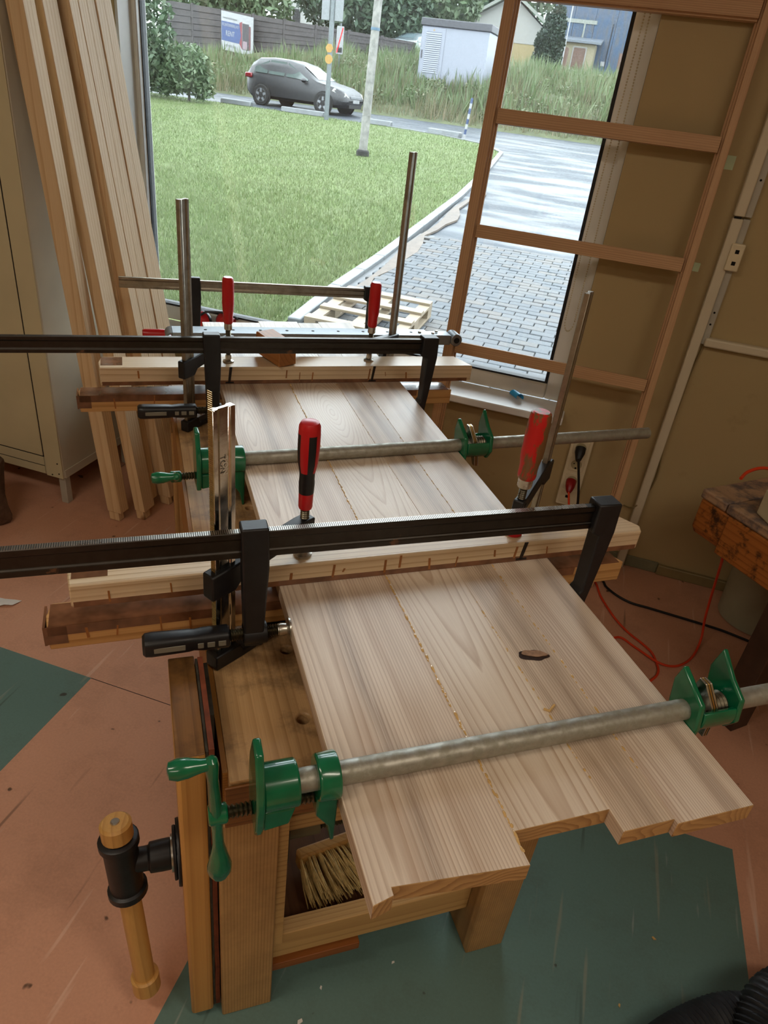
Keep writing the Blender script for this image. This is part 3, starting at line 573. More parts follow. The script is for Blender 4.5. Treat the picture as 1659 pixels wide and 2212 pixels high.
# ------------------------------------------------------------------ pipe clamps
def pipe_clamp(label, loc, rz, xl, xr, crank_rot, xtail):
    """local origin on the pipe axis at the panel's left edge; x along the pipe"""
    t = thing('pipe_clamp', label, 'clamp', loc, rz, 'green pipe clamps on galvanised pipes')
    R_ = .0162
    MB().lathe([(xl, R_ * .8), (xl + .001, R_), (xr - .001, R_), (xr, R_ * .8)], 'x', 26).build('pipe', m_pipe, t)
    if xr < 1.3: MB().lathe([(xr + .0001, R_ * .75), (xr + .0005, R_ * .75)], 'x', 20).build('pipe_bore', m_dark, t)
    sz = -.036
    # fixed head with crank screw
    plate = [(-.014, .078), (.012, .082), (.03, .04), (.036, .0), (.03, -.045), (.022, -.066), (-.022, -.066), (-.03, -.045), (-.036, .0), (-.03, .035)]
    MB().prism(plate, -.112, -.101, 'x').build('head_plate', m_green, t, bevel=.003)
    b = MB(); b.lathe([(-.1005, .031), (-.056, .031), (-.054, .028)], 'x', 26); b.build('head_barrel', m_green, t, bevel=.002)
    b = MB(); b.prism([(-.1005, -.026), (-.058, -.026), (-.066, -.058), (-.1005, -.064)], -.02, .02, 'y'); b.build('head_nut', m_green, t, bevel=.003)
    thread(MB(), -.152, -.02, .0095, .0058, (0, 0, sz), 'x', 16, .28).build('screw', m_thread, t)
    # sliding jaw against the panel
    b = MB(); b.lathe([(-.03, .029), (-.028, .031), (-.004, .032), (-.0006, .031)], 'x', 26); b.build('jaw_ring', m_green, t, bevel=.0015)
    b = MB(); b.prism([(-.03, -.024), (-.0006, -.024), (-.0006, -.118), (-.006, -.12), (-.012, -.085), (-.03, -.058)], -.017, .017, 'y'); b.build('jaw_plate', m_green, t, bevel=.003)
    # crank
    b = MB(); b.lathe([(-.016, .012), (-.014, .0135), (.006, .0135), (.008, .012)], 'x', 20)
    rings = []
    for (z, hx, hy, cx) in ((-.135, .004, .005, .0), (-.132, .012, .011, 0), (-.12, .0168, .0145, 0), (-.108, .0165, .0145, 0), (-.09, .0125, .0115, 0), (-.06, .0075, .0085, -.001), (-.03, .0075, .009, -.002), (0, .009, .0125, -.003), (.03, .008, .010, -.004), (.07, .007, .0085, -.006), (.095, .009, .0095, -.007), (.105, .0075, .008, -.007), (.109, .003, .003, -.007)):
        rings.append([(cx + hx * math.cos(2 * math.pi * j / 12) - .003, hy * math.sin(2 * math.pi * j / 12), z) for j in range(12)])
    b.loft(rings); b.lathe([(-.062, .004), (-.060, .0105), (-.05, .0135), (-.038, .0125), (-.022, .0085), (-.006, .0075)], 'x', 18, (-.0, 0, .098)); cb = b.build('crank', m_green, t); cb.location = (-.152, 0, sz); cb.rotation_euler = (crank_rot, 0, 0)
    # tail stop with clutch plates
    T_ = xtail; pl = [(-.034, -.012), (-.026, .03), (.0, .044), (.032, .062), (.04, .03), (.034, -.01), (.028, -.034), (.026, -.1), (-.026, -.1), (-.03, -.034)]
    MB().prism(pl, T_, T_ + .011, 'x').build('stop_plate', m_green, t, bevel=.003)
    pl2 = [(-.036, -.008), (-.03, .032), (.0, .05), (.036, .082), (.046, .04), (.036, -.014), (.02, -.034), (-.02, -.034)]
    MB().prism(pl2, T_ + .072, T_ + .082, 'x').build('stop_ear', m_green, t, bevel=.003)
    b = MB()
    arc = [(.034 * math.cos(math.radians(a)), .034 * math.sin(math.radians(a))) for a in range(150, 400, 10)]
    inn = [(.024 * math.cos(math.radians(a)), .024 * math.sin(math.radians(a))) for a in range(390, 140, -10)]
    b.prism(arc + inn, T_ + .0105, T_ + .0725, 'x'); b.build('stop_body', m_green, t, bevel=.002)
    b = MB(); b.prism([(.008, -.03), (.026, -.03), (.022, -.075), (.012, -.075)], T_ + .02, T_ + .03, 'x'); b.build('stop_rib', m_green, t)
    for k in range(3):
        x = T_ + .034 + k * .0045
        M_ = Matrix.Translation((x, 0, 0)) @ Matrix.Rotation(math.radians(-16), 4, 'Y')
        b = MB().at(M_); b.prism([(-.013, -.062), (.0, -.062), (.006, -.02), (.0235, -.006), (.0235, .02), (.01, .056), (-.004, .056), (-.0235, .02), (-.0235, -.006)], -.0016, .0016, 'x'); b.build('clutch_plate', m_brassy if k == 1 else m_steel, t, bevel=.0006)
    thread(MB(), T_ + .05, T_ + .07, .021, .006, (0, 0, 0), 'x', 18, .12).build('clutch_spring', m_thread, t)
    return t
pipe_clamp('green pipe clamp across the front end of the panel, crank hanging at the left', (.207, .585, PZ + .0164), 0.0, -.1, 1.25, 0.0, .5596)
pipe_clamp('green pipe clamp across the middle of the panel, pipe end pointing at the wall', (.207, 1.487, PZ + .0164), math.radians(2.5), -.1, 1.172, math.radians(61), .561)

# ------------------------------------------------------------------ zinc sash clamp at the window end
t = thing('sash_clamp', 'flat zinc-plated channel clamp lying across the panel beside the mallet', 'clamp', (.207, 2.178, PZ), 0)
b = MB(); b.box(-.12, .72, 0, .066, .086, .090); b.box(-.12, .72, 0, .004, .056, .086); b.box(-.12, .72, .062, .066, .056, .086); ch_ = b.build('channel', m_alu, t, bevel=.001)
for i in range(9): MB().lathe([(.0901, .005), (.0905, .005)], 'z', 12, (-.02 + i * .085, .033, 0)).build('channel_hole', m_dark, ch_)
b = MB(); rings = []
for k in range(8):
    a = math.radians(k * 180 / 7); rings.append([(-.12 - .02 * math.sin(a) - .001, y, .073 + .017 * math.cos(a)) for y in (0, .066)] + [(-.12 - .014 * math.sin(a) - .001, y, .073 + .012 * math.cos(a)) for y in (.066, 0)])
b.loft(rings); b.build('end_hook', m_alu, t)
MB().box(.7205, .80, .008, .058, .054, .088).build('end_block', m_alu, t, bevel=.003)
MB().lathe([(.004, .019), (.006, .021), (.058, .021), (.06, .019)], 'y', 20, (.82, .0, .072)).build('end_roller', m_alu, t)
MB().lathe([(.002, .010), (.0035, .010)], 'y', 14, (.82, .0, .072)).build('roller_bore', m_dark, t)
for (x, y) in ((.735, .02), (.755, .04), (.69, .03)): MB().lathe([(.0902, .006), (.093, .006), (.095, .004)], 'z', 12, (x, y, 0)).build('bolt', m_steel, t)
for x in (-.022, .5605): MB().box(x, x + .0205, .008, .058, -.03, .0555).build('clamp_jaw', m_black, t, bevel=.002)

# ------------------------------------------------------------------ wooden mallet on the far beam
t = thing('mallet', 'wooden mallet with angled head resting on the far upper beam', 'mallet', (.402, 1.992, .8527))
_a = math.radians(-64); X_ = Vector((math.cos(_a), math.sin(_a), -.05)).normalized(); Y_ = Vector((-math.sin(_a), math.cos(_a), 0)); Z_ = X_.cross(Y_)
setm(t, X_, Y_, Z_, (.402, 1.998, .8535))
MB().prism([(-.125, .003), (-.118, .068), (.0, .062), (.006, .0)], -.031, .031, 'y').build('mallet_head', m_mallet, t, bevel=.003)
b = MB(); rings = []
for k in range(7):
    f_ = k / 6; y = .0315 + .27 * f_; z = .034 - .012 * f_; hw = .0125 + .002 * math.sin(f_ * 3); hh = .014 - .003 * f_
    rings.append([(-.066 + hw * p - .01 * f_, y, z - .025 * f_ + hh * q) for p, q in rounded(2, 2, .7, 3)])
b.loft(rings).build('mallet_handle', m_mallet, t)
# ------------------------------------------------------------------ leaning wooden frame (window sash stock) in front of the window
t = thing('wooden_ladder', 'tall ladder-like wooden frame leaning on the wall before the window', 'frame', wl(0, .22, 0), RW)
t.rotation_euler = (Matrix.Rotation(RW, 4, 'Z') @ Matrix.Rotation(-math.atan(.19 / 1.9), 4, 'X')).to_euler()
xl0, xl1, xr0, xr1 = -.475, -.43, .242, .277
def stile(x0, x1, inner):
    lip = .012 * inner; a, b_ = (x0, x1) if inner > 0 else (x1, x0)
    poly = [(a, -.018), (b_ - lip, -.018), (b_ - lip, -.006), (b_ - lip * .5, -.006), (b_ - lip * .5, .006), (b_, .006), (b_, .018), (a, .018)]
    return MB().prism(poly, .004, 2.12, 'z')
stile(xl0, xl1, 1).build('stile', m_frame, t, bevel=.0012); stile(xr0, xr1, -1).build('stile', m_frame, t, bevel=.0012)
for (z0, z1) in ((.792, .833), (1.19, 1.232), (1.535, 1.578)):
    MB().prism([(-.017, z0), (.017, z0), (.017, z1 - .01), (.006, z1 - .01), (.006, z1 - .004), (-.006, z1 - .004), (-.006, z1), (-.017, z1)], xl1 - .004, xr0 + .004, 'x').build('cross_bar', m_framex, t, bevel=.001)
for (z0, z1) in ((1.868, 1.95), (.01, .08)):
    MB().prism([(-.018, z0 + .006), (-.006, z0 + .006), (-.006, z0), (.018, z0), (.018, z1), (-.018, z1)], xl1 - .004, xr0 + .004, 'x').build('end_rail', m_framex, t, bevel=.0012)
for (w, z, s_) in ((.298, 1.505, .028), (.300, 1.19, .02)):
    o = MB().box(-s_ / 2, s_ / 2, -.002, .0, -s_ * .7, s_ * .7).build('tape_tab', m_tapeg, smooth=False); o.location = wl(w, .0, z); o.rotation_euler.z = RW
    tag(o, 'larger pale green tape tab on the wall beside the frame' if s_ > .025 else 'smaller pale green tape tab lower on the wall beside the frame', 'tape')

# ------------------------------------------------------------------ lumber leaning on the cabinet
def lumber(label, w, off, dw, doff, wid, dep, L=2.55, notch=.04, group='planed posts leaning on the cabinet'):
    t = thing('lumber_post', label, 'lumber', wl(w, off, 0), RW, group)
    def ring(z, x0, x1, y0, y1): return [(x0 + dw * z, y0 - doff * z, z), (x1 + dw * z, y0 - doff * z, z), (x1 + dw * z, y1 - doff * z, z), (x0 + dw * z, y1 - doff * z, z)]
    b = MB(); b.loft([ring(notch, 0, wid, 0, dep), ring(L, 0, wid, 0, dep)]); b.build('post_shaft', m_pine, t, bevel=.002)
    b = MB(); b.loft([ring(.0015, .0, wid * .72, .004, dep * .7), ring(notch - .0005, .0, wid * .72, .004, dep * .7)]); b.build('tenon', m_pine, t, bevel=.002)
    return t
lumber('leftmost pine post of the leaning lumber, wide yellow face', -1.613, .654, -.113, -.02, .062, .05)
lumber('second pine post from the left with bright window-lit side', -1.523, .603, -.163, -.045, .046, .068)
lumber('shaded pine post standing behind the two leftmost posts', -1.560, .502, -.138, -.045, .05, .036)
for k in range(5):
    lab = ['frontmost of the five thin studs stacked towards the window', 'second of the five thin studs stacked towards the window', 'middle one of the five thin studs stacked towards the window', 'fourth of the five thin studs stacked towards the window', 'rearmost of the five thin studs, nearest the glass'][k]
    lumber(lab, -1.508 + .001 * (k % 2), .458 - .0435 * k, -.168, -.02, .056 - .001 * (k % 3), .0418, L=2.5 - .03 * k, group='five studs leaning together')

# ------------------------------------------------------------------ metal cabinet
t = thing('metal_cabinet', 'cream metal cabinet on short legs at the left edge', 'cabinet', wl(-1.82, .64, 0), RW)
MB().box(-.86, 0, .004, .45, .12, 1.8).build('cabinet_body', m_cabs, t, bevel=.004)
MB().box(-.858, -.083, -.0025, .0035, .205, 1.74).build('cabinet_door', m_cab, t, bevel=.002)
b = MB(); b.box(-.078, -.001, -.001, .0035, .12, 1.8); b.box(-.858, -.083, -.001, .0035, .125, .2); b.build('front_frame', m_cab, t, bevel=.001)
MB().box(-.083, -.078, .0005, .0038, .2, 1.74).build('door_gap', m_dark, t)
MB().box(-.858, -.083, .0005, .0038, .2, .205).build('door_gap', m_dark, t)
MB().box(-.858, -.0815, -.0016, -.0009, .160, .1625).build('plinth_groove', m_dark, t)
MB().box(.0005, .003, .01, .44, .12, .155).build('side_skirt', m_cabs, t, bevel=.001)
for (z, x) in ((.185, -.02), (.14, -.018), (.13, -.05)): MB().lathe([(-.0025, .003), (-.001, .003)], 'y', 10, (x, 0, z)).build('rivet', m_dark, t)
for (x, y) in ((-.035, .012), (-.035, .41), (-.82, .012), (-.82, .41)): MB().prism([(x, y), (x + .03, y), (x + .03, y + .03), (x, y + .03)], 0, .1195, 'z').build('leg', m_cabl, t, bevel=.002)

# rough stump at the left edge
t = thing('wooden_stump', 'rough brown wooden stump beside the cabinet leg at the left edge', 'stump', wl(-2.03, .865, 0), RW)
rings = []
for k, z in enumerate((0, .02, .08, .16, .22, .235)):
    rings.append([((.105 + .012 * math.sin(3 * a + k) + .006 * math.sin(7 * a)) * (1 if 0 < k < 5 else .94) * math.cos(a), (.105 + .012 * math.sin(3 * a + k) + .006 * math.sin(7 * a)) * (1 if 0 < k < 5 else .94) * math.sin(a), z) for a in [2 * math.pi * j / 26 for j in range(26)]])
MB().loft(rings).build('stump_body', plain('stump_bark', '#5b4536', .8, var=.4, vs=30, bump=.5), t)

# ------------------------------------------------------------------ wall services
t = thing('cable_trunking', 'tall cream cable trunking running up the olive wall', 'trunking', wl(.356, 0, 0), RW)
MB().box(0, .033, -.032, -.0005, .0, 1.356).build('duct_cover', m_trunk, t, bevel=.004); MB().box(0, .033, -.032, -.0005, 1.362, 2.84).build('duct_cover', m_trunk, t, bevel=.004)
MB().box(.0335, .056, -.018, -.0005, .95, 1.356).build('side_strip', m_cabl, t, bevel=.002); MB().box(.0335, .056, -.018, -.0005, 1.362, 2.84).build('side_strip', m_cabl, t, bevel=.002)
MB().box(.003, .025, -.0325, -.0315, 1.3562, 1.3618).build('duct_joint', m_dark, t)
for z in (1.02, 1.06, 1.28, 1.47): MB().lathe([(-.0195, .0035), (-.018, .0035)], 'y', 10, (.044, 0, z)).build('screw_hole', m_dark, t)
t = thing('data_socket', 'small double data socket on the cable trunking', 'socket', wl(.395, .0185, 1.245), RW)
MB().box(-.016, .026, -.022, -.0005, -.045, .04).build('socket_plate', m_sock, t, bevel=.004)
for z in (-.02, .016): MB().box(0, .012, -.0226, -.0221, z - .006, z + .006).build('socket_port', m_dark, t)
cab = [wl(w, o_, z) for w, o_, z in ((.398, .012, 1.19), (.408, .008, 1.05), (.402, .006, .93), (.394, .006, .85), (.392, .005, .70), (.39, .005, .55), (.40, .005, .42), (.385, .005, .33), (.352, .036, .285), (.318, .006, .269))]
def smooth_path(pts, n=6):
    pts = [Vector(p) for p in pts]; out = []
    for i in range(len(pts) - 1):
        p0, p1, p2, p3 = pts[max(i - 1, 0)], pts[i], pts[i + 1], pts[min(i + 2, len(pts) - 1)]
        for k in range(n):
            u = k / n; out.append(.5 * ((2 * p1) + (-p0 + p2) * u + (2 * p0 - 5 * p1 + 4 * p2 - p3) * u * u + (-p0 + 3 * p1 - 3 * p2 + p3) * u ** 3))
    return out + [pts[-1]]
tag(MB().tube(smooth_path(cab), .003, 8).build('data_cable', plain('cable_olive', '#8c7a52', .5)), 'thin loose data cable hanging along the trunking', 'cable')
t = thing('socket_strip', 'vertical cream strip of four wall sockets below the sill', 'socket', wl(.098, 0, .37), RW)
MB().prism(rounded(.082, .31, .008), -.022, -.0005, 'y').build('strip_frame', m_sock, t, bevel=.003)
for k in range(4):
    z = -.112 + k * .0725
    s_ = MB().prism([(x, z + y) for x, y in rounded(.058, .058, .006)], -.0245, -.0221, 'y').build('socket_insert', m_sock, t, bevel=.001)
    if k in (1, 2, 3):
        MB().lathe([(-.0249, .021), (-.0246, .021)], 'y', 24, (0, 0, z)).build('socket_well', plain('socket_well_%d' % k, '#b7a77f', .5), s_)
        for x in (-.0095, .0095): MB().lathe([(-.0253, .0028), (-.025, .0028)], 'y', 10, (x, 0, z + .003)).build('socket_hole', m_dark, s_)
        MB().lathe([(-.0256, .0042), (-.0251, .0042)], 'y', 10, (0, 0, z - .015)).build('socket_hole', m_dark, s_)
    else:
        MB().box(-.009, .009, -.0252, -.0247, z - .006, z + .006).build('socket_port', m_dark, s_)
# plugs and cords
bl = [wl(.098, .075, .452), wl(.112, .085, .40), wl(.13, .10, .33), wl(.15, .11, .22), wl(.165, .13, .08), wl(.17, .145, .012)] + [Vector(p) for p in ((1.673, 1.867, .006), (1.67, 1.813, .006), (1.684, 1.752, .006), (1.715, 1.703, .006), (1.763, 1.667, .006), (1.817, 1.624, .006), (1.896, 1.561, .006), (1.972, 1.497, .006), (2.034, 1.427, .006))]
t = thing('power_cable', 'black power cord plugged into the top socket, running over the floor', 'cord', wl(.098, .027, .477), RW)
inv = (Matrix.Translation(wl(.098, .027, .477)) @ Matrix.Rotation(RW, 4, 'Z')).inverted()
MB().tube([inv @ p for p in smooth_path(bl)], .0048, 8).build('cord', m_cordb, t)
MB().at(Matrix.Rotation(math.radians(-50), 4, 'X')).lathe([(.0, .019), (-.0, .0195), (-.022, .0195), (-.034, .016), (-.052, .011), (-.058, .0075)][::-1], 'z', 18).build('plug', m_cordb, t)
og = [(1.643, 1.87, .005), (1.613, 1.762, .005), (1.595, 1.645, .005), (1.597, 1.561, .005), (1.614, 1.493, .005), (1.62, 1.444, .005), (1.604, 1.393, .005), (1.583, 1.356, .005), (1.541, 1.329, .005), (1.453, 1.308, .005), (1.401, 1.394, .005), (1.45, 1.499, .005), (1.544, 1.54, .005), (1.575, 1.482, .005), (1.604, 1.397, .010), (1.646, 1.371, .005), (1.699, 1.372, .005), (1.769, 1.404, .005), (1.832, 1.454, .03), (1.831, 1.471, .1), (1.796, 1.457, .22), (1.693, 1.386, .4), (1.60, 1.315, .5), (1.57, 1.30, .56)]
op = [wl(.096, .07, .305), wl(.105, .08, .27), wl(.125, .10, .2), wl(.15, .12, .1), wl(.155, .14, .02)] + [Vector(p) for p in og]
t = thing('extension_cable', 'orange extension cord with dark red plug looping over the floor', 'cord', wl(.096, .027, .332), RW)
inv = (Matrix.Translation(wl(.096, .027, .332)) @ Matrix.Rotation(RW, 4, 'Z')).inverted()
MB().tube([inv @ p for p in smooth_path(op)], .0042, 8).build('cord', m_orange, t)
MB().at(Matrix.Rotation(math.radians(-55), 4, 'X')).lathe([(-.055, .008), (-.046, .013), (-.03, .018), (-.012, .0205), (0, .02)], 'z', 18).build('plug', m_plugr, t)
# roller blind chain
b = MB()
for (w0, w1, zb) in ((-.063, -.078, .93), (-.047, -.044, .93)):
    n_ = 170
    for i in range(n_):
        f_ = i / (n_ - 1); z = 2.3 + (zb - 2.3) * f_; w = w0 + (w1 - w0) * min(1, max(0, (1.85 - z) / .66))
        b.at(Matrix.Translation((w, 0, z))).lathe([(-.003, .0012), (0, .003), (.003, .0012)], 'z', 6)
for i in range(12):
    a = math.pi * i / 11; b.at(Matrix.Translation((-.061 - .017 * math.cos(a), 0, .93 - .04 * math.sin(a)))).lathe([(-.003, .0012), (0, .003), (.003, .0012)], 'z', 6)
o = b.build('blind_chain', plain('chain_beige', '#d2c5a8', .5)); o.location = wl(0, -.045, 0); o.rotation_euler.z = RW; tag(o, 'beaded roller blind chain hanging down the right window frame', 'chain')

# ------------------------------------------------------------------ small things on the sill
t = thing('ear_muffs', 'red ear muffs with black band on the window sill', 'ear muffs', wl(-1.53, -.03, .6005), RW)
for k, (x, y, a) in enumerate(((-.035, -.01, -20), (.045, .045, 30))):
    M_ = Matrix.Translation((x, y, .044)) @ Matrix.Rotation(math.radians(a), 4, 'Z')
    MB().at(M_).lathe([(-.03, .012), (-.026, .032), (-.012, .042), (-.002, .044)], 'y', 24).build('ear_cup', m_redpl, t)
    MB().at(M_).lathe([(-.0015, .044), (.004, .045), (.016, .04), (.018, .03)], 'y', 24).build('ear_cushion', m_blackpl, t)
MB().tube([(-.035, -.035, .075), (-.01, -.03, .094), (.05, .0, .096), (.1, .03, .075), (.09, .06, .06)], .005, 8).build('headband', m_blackpl, t)
b = MB(); rings = []
for k in range(16):
    a = math.radians(-30 + k * 19); r = .016 - .0003 * k; rings.append([(r * math.cos(a), -.02 + .001 * k, r * math.sin(a) + .0165), (r * math.cos(a), .02 + .002 * k, r * math.sin(a) + .0165), ((r - .0008) * math.cos(a), .02 + .002 * k, (r - .0008) * math.sin(a) + .0165), ((r - .0008) * math.cos(a), -.02 + .001 * k, (r - .0008) * math.sin(a) + .0165)])
b.loft(rings); o = b.build('plastic_curl', m_bluef); o.location = wl(-.185, -.008, .6004); o.rotation_euler.z = RW + .7; tag(o, 'curled scrap of blue plastic film on the window sill', 'scrap')
b = MB(); pts = [(-.09, -.02), (-.03, -.035), (.0, -.02), (.025, -.028), (.05, -.004), (.03, .004), (.0, .012), (-.04, .03), (-.09, .03)]
b.add([(x, y, .002 + .008 * abs(math.sin(5 * x + 3 * y * 10))) for x, y in pts] + [(x, y, .0012 + .008 * abs(math.sin(5 * x + 3 * y * 10))) for x, y in pts], [tuple(range(9)), tuple(range(17, 8, -1))] + [(i, i + 9, (i + 1) % 9 + 9, (i + 1) % 9) for i in range(9)])
o = b.build('paper_scrap', m_paper); o.location = (-.49, 2.09, 0); tag(o, 'crumpled white paper scrap on the salmon floor', 'paper')

# ------------------------------------------------------------------ hand brush on the bench shelf
t = thing('hand_brush', 'hand brush with straw-coloured bristles lying under the bench', 'brush', (.305, .872, .1225), math.radians(8))
MB().prism(rounded(.15, .028, .01), .022, .056, 'y').build('brush_block', m_dowel, t, bevel=.003) if False else MB().box(-.062, .085, .004, .03, .012, .058).build('brush_block', m_dowel, t, bevel=.006)
b = MB()
for r_ in range(4):
    for c_ in range(11):
        for q in range(5):
            x = -.055 + c_ * .0133 + random.uniform(-.004, .004); z = .018 + r_ * .011 + random.uniform(-.003, .003)
            x2 = x * 1.28 + .012 + random.uniform(-.01, .01); y2 = -.085 + random.uniform(-.012, .01); z2 = max(.002, z * 1.1 - .008 + random.uniform(-.008, .008))
            b.tube([(x, .006, z), ((x + x2) / 2 - .002, y2 * .5, (z + z2) / 2 + .002), (x2, y2, z2)], [.0016, .0022, .0009], 4)
b.build('bristles', m_brist, t, kind='stuff')

# ------------------------------------------------------------------ old bench at the right
RB = math.radians(8)
t = thing('old_workbench', 'battered orange-brown workbench at the right edge', 'workbench', (1.483, 1.37, 0), RB)
MB().box(0, .75, -.087, 0, .692, .72).build('top_board', m_oldtop, t, bevel=.004); MB().box(.0, .75, -1.2, -.090, .692, .7195).build('top_board', m_oldtop, t, bevel=.004)
MB().prism([(-.002, -.0), (-.002, -.13), (.02, -.13), (.06, -.13), (.06, 0)], -.002, -.002, 'y') if False else None
MB().prism([(.003, .69), (.003, .60), (.02, .575), (.1, .575), (.1, .69)], -.105, -.004, 'y').build('end_block', m_oldbench, t, bevel=.005)
MB().box(-.004, .05, -1.2, -.1055, .57, .6915).build('apron', m_oldbench, t, bevel=.004)
MB().box(.1005, .74, -.05, -.004, .60, .6915).build('rear_apron', m_oldbench, t, bevel=.003)
for (x, y) in ((.13, -.31), (.62, -.31), (.13, -1.1), (.62, -1.1)): MB().box(x, x + .075, y, y + .075, .0, .6915 if x > .1 else .57).build('leg', m_brown, t, bevel=.003)
MB().box(.2055, .6195, -.30, -.24, .13, .36).build('leg_board', m_brown, t, bevel=.012); MB().box(.2055, .6195, -.305, -.235, .3605, .375).build('leg_board_edge', m_cabl, t, bevel=.003)
o = MB().box(0, .36, -.22, 0, 0, .075).build('beige_case', m_beige, bevel=.004); o.location = (1.542, 1.229, .7202); o.rotation_euler.z = RB - .35; tag(o, 'flat beige case lying on the battered workbench', 'case')
tag(MB().tube(smooth_path([(1.64, 1.40, .726), (1.68, 1.42, .735), (1.74, 1.425, .742), (1.8, 1.40, .735), (1.84, 1.35, .726)]), .005, 8).build('cord_coil', m_orange), 'short orange cord bend lying on the battered workbench', 'cord')
t = thing('waste_bin', 'round grey-green bin behind the battered workbench', 'bin', (2.16, 1.545, 0))
MB().lathe([(0.001, .12), (.004, .128), (.4, .145), (.405, .15), (.415, .15), (.415, .14), (.02, .118)], 'z', 32, cap=True).build('bin_body', m_bin, t)
# ribbed vacuum hose, bottom right
def hose(label, pts, r):
    path = smooth_path(pts, 14); dense = []
    acc = 0
    for i in range(len(path) - 1):
        n_ = max(1, int((path[i + 1] - path[i]).length / .0022))
        for k in range(n_): dense.append(path[i].lerp(path[i + 1], k / n_))
    rs = [r * (1 + .055 * math.sin(2 * math.pi * k / 4)) for k in range(len(dense))]
    o = MB().tube(dense, rs, 18).build('vacuum_hose', m_hose, angle=80); return tag(o, label, 'hose', 'ribbed hose coils on the floor')
hose('black ribbed hose lying low in the bottom right corner', [(.68, .30, .053), (.83, .375, .053), (.98, .40, .053), (1.09, .385, .053), (1.2, .30, .053)], .050)
hose('black ribbed hose bend rising highest in the bottom right corner', [(.97, .24, .053), (1.035, .335, .10), (1.11, .385, .135), (1.22, .37, .12), (1.3, .3, .06)], .050)
# wood chips on the floor
for k, (x, y, s_, a) in enumerate(((.205, .64, .007, .4), (.26, .69, .004, 1.2), (.42, .70, .004, .2), (1.02, .60, .005, 2.0), (.86, .50, .004, .9))):
    o = MB().prism([(-s_, -s_ * .4), (s_ * .8, -s_ * .5), (s_, s_ * .3), (-.2 * s_, s_ * .6)], 0, s_ * .45, 'z').build('wood_chip', m_paper if k < 3 else m_bead); o.location = (x, y, .0008); o.rotation_euler.z = a
    tag(o, ['pale wood chip on the green floor right of the bench leg', 'tiny wood chip behind the pale chip by the bench leg', 'wood chip on the dark floor under the panel', 'wood chip on the green floor under the panel corner', 'brownish chip on the green floor near the hose'][k], 'chip')
# ================================================================== outdoors (rainy summer day)
_lin = lin
def lin(h): c = _lin(h); return (c[0] * .21, c[1] * .21, c[2] * .21, 1.0)      # lower outdoor exposure put into the colours, offsetting the strong sky
def gz(N): return -.3 + .028 * N
_K = ((-26, 1.0, 1.6), (-13, 1.75, 2.55), (-8, 1.9, 2.5), (-4, 1.75, 2.45), (6, 1.9, 2.6))
def terr(w, N):
    if N <= 28.6: return gz(N)
    z28 = gz(28.6); w_ = max(-26, min(6, w))
    for (a, b) in zip(_K[:-1], _K[1:]):
        if a[0] <= w_ <= b[0]:
            f_ = (w_ - a[0]) / (b[0] - a[0]); z33 = a[1] + (b[1] - a[1]) * f_; z38 = a[2] + (b[2] - a[2]) * f_; break
    if N < 33: return z28 + (z33 - z28) * (N - 28.6) / 4.4
    if N < 38: return z33 + (z38 - z33) * (N - 33) / 5
    return z38 + .052 * (N - 38)
def og(w, N, z=None): return wl(w, -N, terr(w, N) if z is None else z)
def leafmat(name, c1, c2, c3, trans=.25):
    t = NT(name); g = t.n('ShaderNodeNewGeometry'); col = t.ramp(g.outputs['Random Per Island'], [(0.0, lin(c1)), (.5, lin(c2)), (1.0, lin(c3))])
    big = t.noise(t.coord(), .7, 3, .5); col = t.mix(t.ramp(big, [(.35, 0.0), (.7, .35)]), col, lin(c3))
    t.out(col, .55, spec=.3); b = t.bsdf
    tr = t.n('ShaderNodeBsdfTranslucent'); t.l(col, tr.inputs[0]); mx = t.n('ShaderNodeMixShader'); mx.inputs[0].default_value = trans
    out = t.N['Material Output']; t.l(b.outputs[0], mx.inputs[1]); t.l(tr.outputs[0], mx.inputs[2]); t.l(mx.outputs[0], out.inputs[0]); return t.mat
def lawn_mat():
    t = NT('lawn_turf'); v = t.coord(); a = t.noise(v, .35, 4, .6); b = t.noise(v, 30, 4, .7); c = t.noise(t.scale(v, (1, .25, 1)), 2.2, 3, .6)
    col = t.ramp(a, [(.3, lin('#a2b872')), (.7, lin('#bccb8c'))]); col = t.mix(t.ramp(b, [(.3, .0), (.75, .7)]), col, lin('#6f8f4c')); col = t.mix(t.ramp(c, [(.45, 0.0), (.7, .4)]), col, lin('#b4c193'))
    return t.out(col, .9, 0, b, .5, .1)
m_lawn = lawn_mat()
m_blade = leafmat('grass_blades', '#8aaa5c', '#a8c276', '#cad49e')
m_meadow = leafmat('meadow_blades', '#8fa566', '#b6bb88', '#dcc6a0')
m_meadow2 = leafmat('meadow_weeds', '#7fa662', '#9cba78', '#bccb9a')
m_leafA = leafmat('willow_leaves', '#688a62', '#88a67c', '#adc29e'); m_leafB = leafmat('dark_tree_leaves', '#587a5c', '#6e8f6a', '#97b08c'); m_leafC = leafmat('bush_leaves', '#789a6a', '#97b580', '#b6cca0')
m_thuja = leafmat('thuja_scales', '#2f4a3a', '#3e5c48', '#58735a', .1)
m_bark = plain('tree_bark', '#5a5148', .9, var=.3)
m_verge = plain('verge_soil', '#77804f', .95, var=.25, vs=3)
def asphalt():
    t = NT('wet_asphalt'); v = t.coord(); a = t.noise(v, .6, 5, .65); f = t.noise(v, 140, 2, .5)
    col = t.mix(a, lin('#69717c'), lin('#848c96')); col = t.mix(t.math('MULTIPLY', f, .3), col, lin('#4f5358'))
    r = t.ramp(t.noise(t.scale(v, (.5, 1.4, 1)), .9, 5, .6), [(.42, .38), (.6, .7)])
    return t.out(col, r, 0, f, .05, .12)
m_asph = asphalt()
